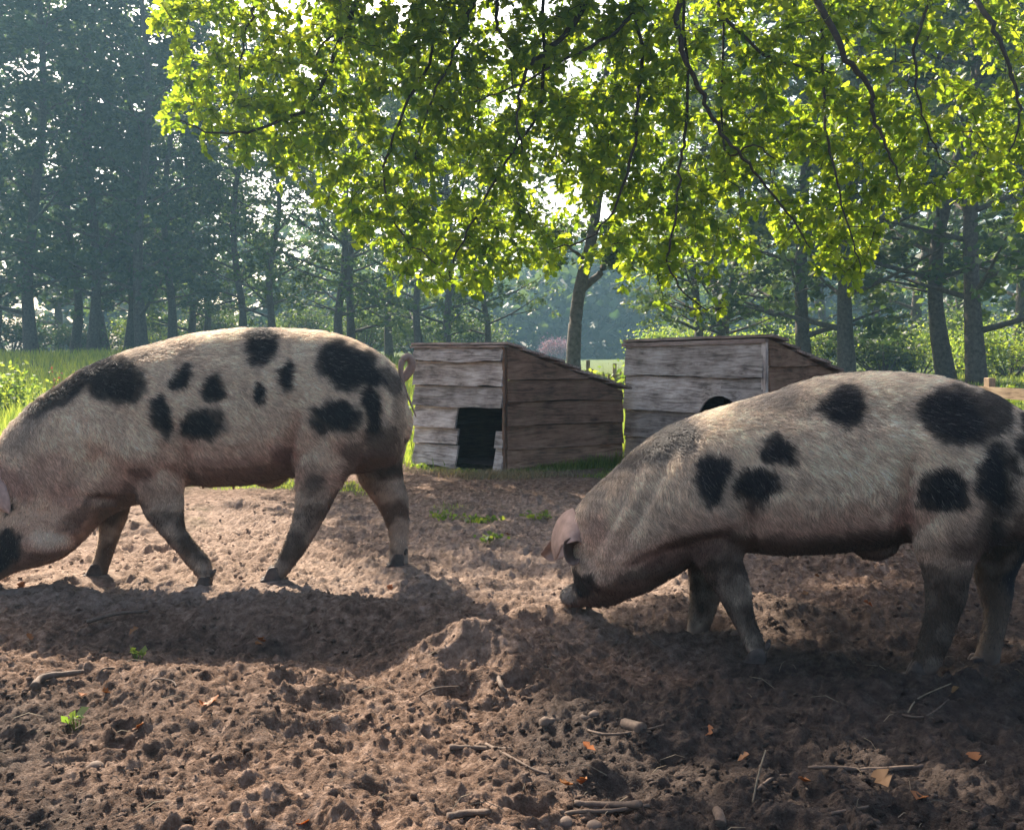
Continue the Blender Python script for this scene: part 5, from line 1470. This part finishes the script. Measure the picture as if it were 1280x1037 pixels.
stick('dry_stick', 'straight stick running right of the bottom centre', 'stick', [(718, 1008), (760, 1010), (800, 1009)], .007, .008)
stick('dry_twig', 'slanting thin twig on sunlit soil left of the thick root piece', 'twig', [(608, 932), (640, 950), (668, 965), (690, 972)], .004, .003)
stick('dry_stick', 'short dark stick on sunlit soil at centre bottom', 'stick', [(562, 937), (600, 938), (640, 940)], .007, .005)
stick('dry_stick', 'dark curved root in the shadow of the left pig', 'root', [(112, 780), (150, 770), (190, 766)], .009, .005)
stick('dry_stick', 'brown curved root end on sunlit soil at lower left', 'root', [(42, 862), (62, 850), (100, 845), (110, 843)], .012, .006)
stick('dry_twig', 'thin arched twig on the sunlit rim at lower left', 'twig', [(115, 850), (128, 838), (142, 838), (150, 850)], .0025, .002)
stick('dry_twig', 'thin arched twig right of the dirt rim below the left pig shadow', 'twig', [(182, 856), (195, 850), (210, 853), (218, 860)], .0025, .002)
stick('straw_stalk', 'pale straw lying between the hind feet of the shaded pig, lower end', 'stalk', [(1128, 892), (1150, 874), (1172, 856)], .0022, .0015, STRAW)
stick('dry_twig', 'dark thin twig below the near hind foot of the shaded pig', 'twig', [(1118, 892), (1150, 898), (1185, 876)], .003, .002)
stick('dry_stick', 'pale stub of wood at the bottom edge right of centre', 'stick', [(897, 1018), (900, 1028), (903, 1036)], .010, .012)

def fallen(px, py, label, mat=ORANGELEAF, size=.05):
    p = gz(px, py); s = size
    rgp = np.random.default_rng(int(px * 3 + py)); 
    V = LV.copy(); V[:, 2] = .8 * np.abs(V[:, 0]) ** 1.2 * rgp.uniform(.5, 2) + .35 * (V[:, 1] - .5) ** 2 + .03 * rgp.normal(size=len(V))
    V[:, 1] -= .5; V *= s * np.array([1.5, 1, 1])
    V2 = V.copy(); V2[:, 2] -= .0012
    Fq = np.concatenate([LF, LF[:, ::-1] + len(V)]); VV = np.concatenate([V, V2])
    o = link('fallen_leaf', np_mesh('fallen_leaf', VV, Fq, mat, False)); o.location = p + Vector((0, 0, .006))
    o.rotation_euler = (rgp.uniform(.1, .7), rgp.uniform(-.4, .4), rgp.uniform(0, 6.28)); tag(o, label, 'leaf')
for a in [(45, 798, 'orange dead leaf on the rim of the pig shadow by the left edge'), (173, 792, 'orange dead leaf in the left pig shadow, below the far fore foot'), (326, 807, 'orange dead leaf in the middle of the left pig shadow'), (337, 803, 'orange leaf touching another in the middle of the left pig shadow'),
          (299, 746, 'bright orange leaf right of the near fore foot of the left pig'), (254, 883, 'yellow-orange leaf on sunlit soil below the pig shadow'), (264, 879, 'redder leaf of the pair on sunlit soil below the pig shadow'), (101, 871, 'orange leaf at lower left, left of a pair'),
          (134, 868, 'orange leaf at lower left, right of a pair'), (173, 911, 'small orange leaf lower left beneath the pair'), (487, 737, 'pinkish orange leaf by the far hind foot of the left pig'), (635, 669, 'orange leaf on the soil between the pigs'),
          (735, 936, 'small orange leaf below the thick root piece'), (708, 983, 'red-orange leaf at bottom centre, left one'), (728, 981, 'red-orange leaf at bottom centre, right one'), (1217, 949, 'orange leaf on a sunlit strip at lower right'),
          (967, 1031, 'orange leaf at the bottom edge'), (886, 918, 'dull orange leaf on dark soil right of the thick root piece'), (1022, 722, 'red leaf behind the shaded pig fore leg'), (1009, 745, 'dull red leaf between the shaded pig legs'),
          (1085, 757, 'orange leaf right between the shaded pig legs'), (1005, 978, 'red leaf caught on the branched twig'), (1140, 1000, 'pale orange leaf by the long stick at lower right'), (27, 735, 'orange leaf under the snout of the left pig'), (930, 650 + 300, 'dull orange leaf by the leaning pale stalk'), (375, 1034, 'small orange leaf at the bottom edge, left of centre')]:
    fallen(a[0], a[1], a[2], size=.028 + .016 * R.random())
fallen(1193, 868, 'large curled brown leaf below the feet of the shaded pig', BROWNLEAF, .07)
fallen(1095, 976, 'brown leaf under the long half-buried stick', BROWNLEAF, .05)
fallen(958, 212 + 600, 'yellow leaf beside the short poking stick', BROWNLEAF, .03)

def stone(px, py, r, label, seed):
    p = gz(px, py); rgp = np.random.default_rng(seed)
    V = []; Fc = []; blob(V, Fc, Vector((0, 0, 0)), Vector((r * 1.25, 0, 0)), Vector((0, r, 0)), Vector((0, 0, r * .8)), 14, 9)
    V = [v * (1 + .30 * float(fbm(np.array([v.x + v.z]), np.array([v.y - v.z]), r * 1.3, 2, seed)[0])) for v in V]
    o = link('stone', pydata('stone', V, Fc, PEBBLE, True)); o.location = p + Vector((0, 0, r * .1)); tag(o, label, 'stone')
stone(915, 792, .016, 'round pale stone right of the near fore foot of the shaded pig', 1)
stone(118, 960, .018, 'large clod-like stone on sunlit soil at lower left', 2)
stone(742, 893, .012, 'small pale stone above the thick root piece', 3)
stone(705, 1030, .016, 'rounded stone at the bottom edge, centre', 4)
stone(745, 1033, .014, 'brown stone at the bottom edge right of the rounded one', 5)
stone(650, 1000, .013, 'small stone lying near the bottom centre sticks', 6)

# ------------------------------------------------------------------ morning haze
V = []; x0, x1, y0, y1, z0, z1 = -175, 175, -34, 172, -1.4, 27
V = [(x, y, z) for z in (z0, z1) for (x, y) in ((x0, y0), (x1, y0), (x1, y1), (x0, y1))]
Fc = [(0, 3, 2, 1), (4, 5, 6, 7), (0, 1, 5, 4), (1, 2, 6, 5), (2, 3, 7, 6), (3, 0, 4, 7)]
hm = bpy.data.materials.new('haze'); hm.use_nodes = True; N, L = hm.node_tree.nodes, hm.node_tree.links
N.clear(); out = N.new('ShaderNodeOutputMaterial'); pv = N.new('ShaderNodeVolumePrincipled'); L.new(pv.outputs[0], out.inputs['Volume'])
pv.inputs['Color'].default_value = (0.42, 0.76, 1.0, 1); pv.inputs['Density'].default_value = 0.0014; pv.inputs['Anisotropy'].default_value = 0.2
tag(link('haze', pydata('haze', V, Fc, hm)), 'thin blue morning haze over the meadow and trees', 'haze', kind='stuff')
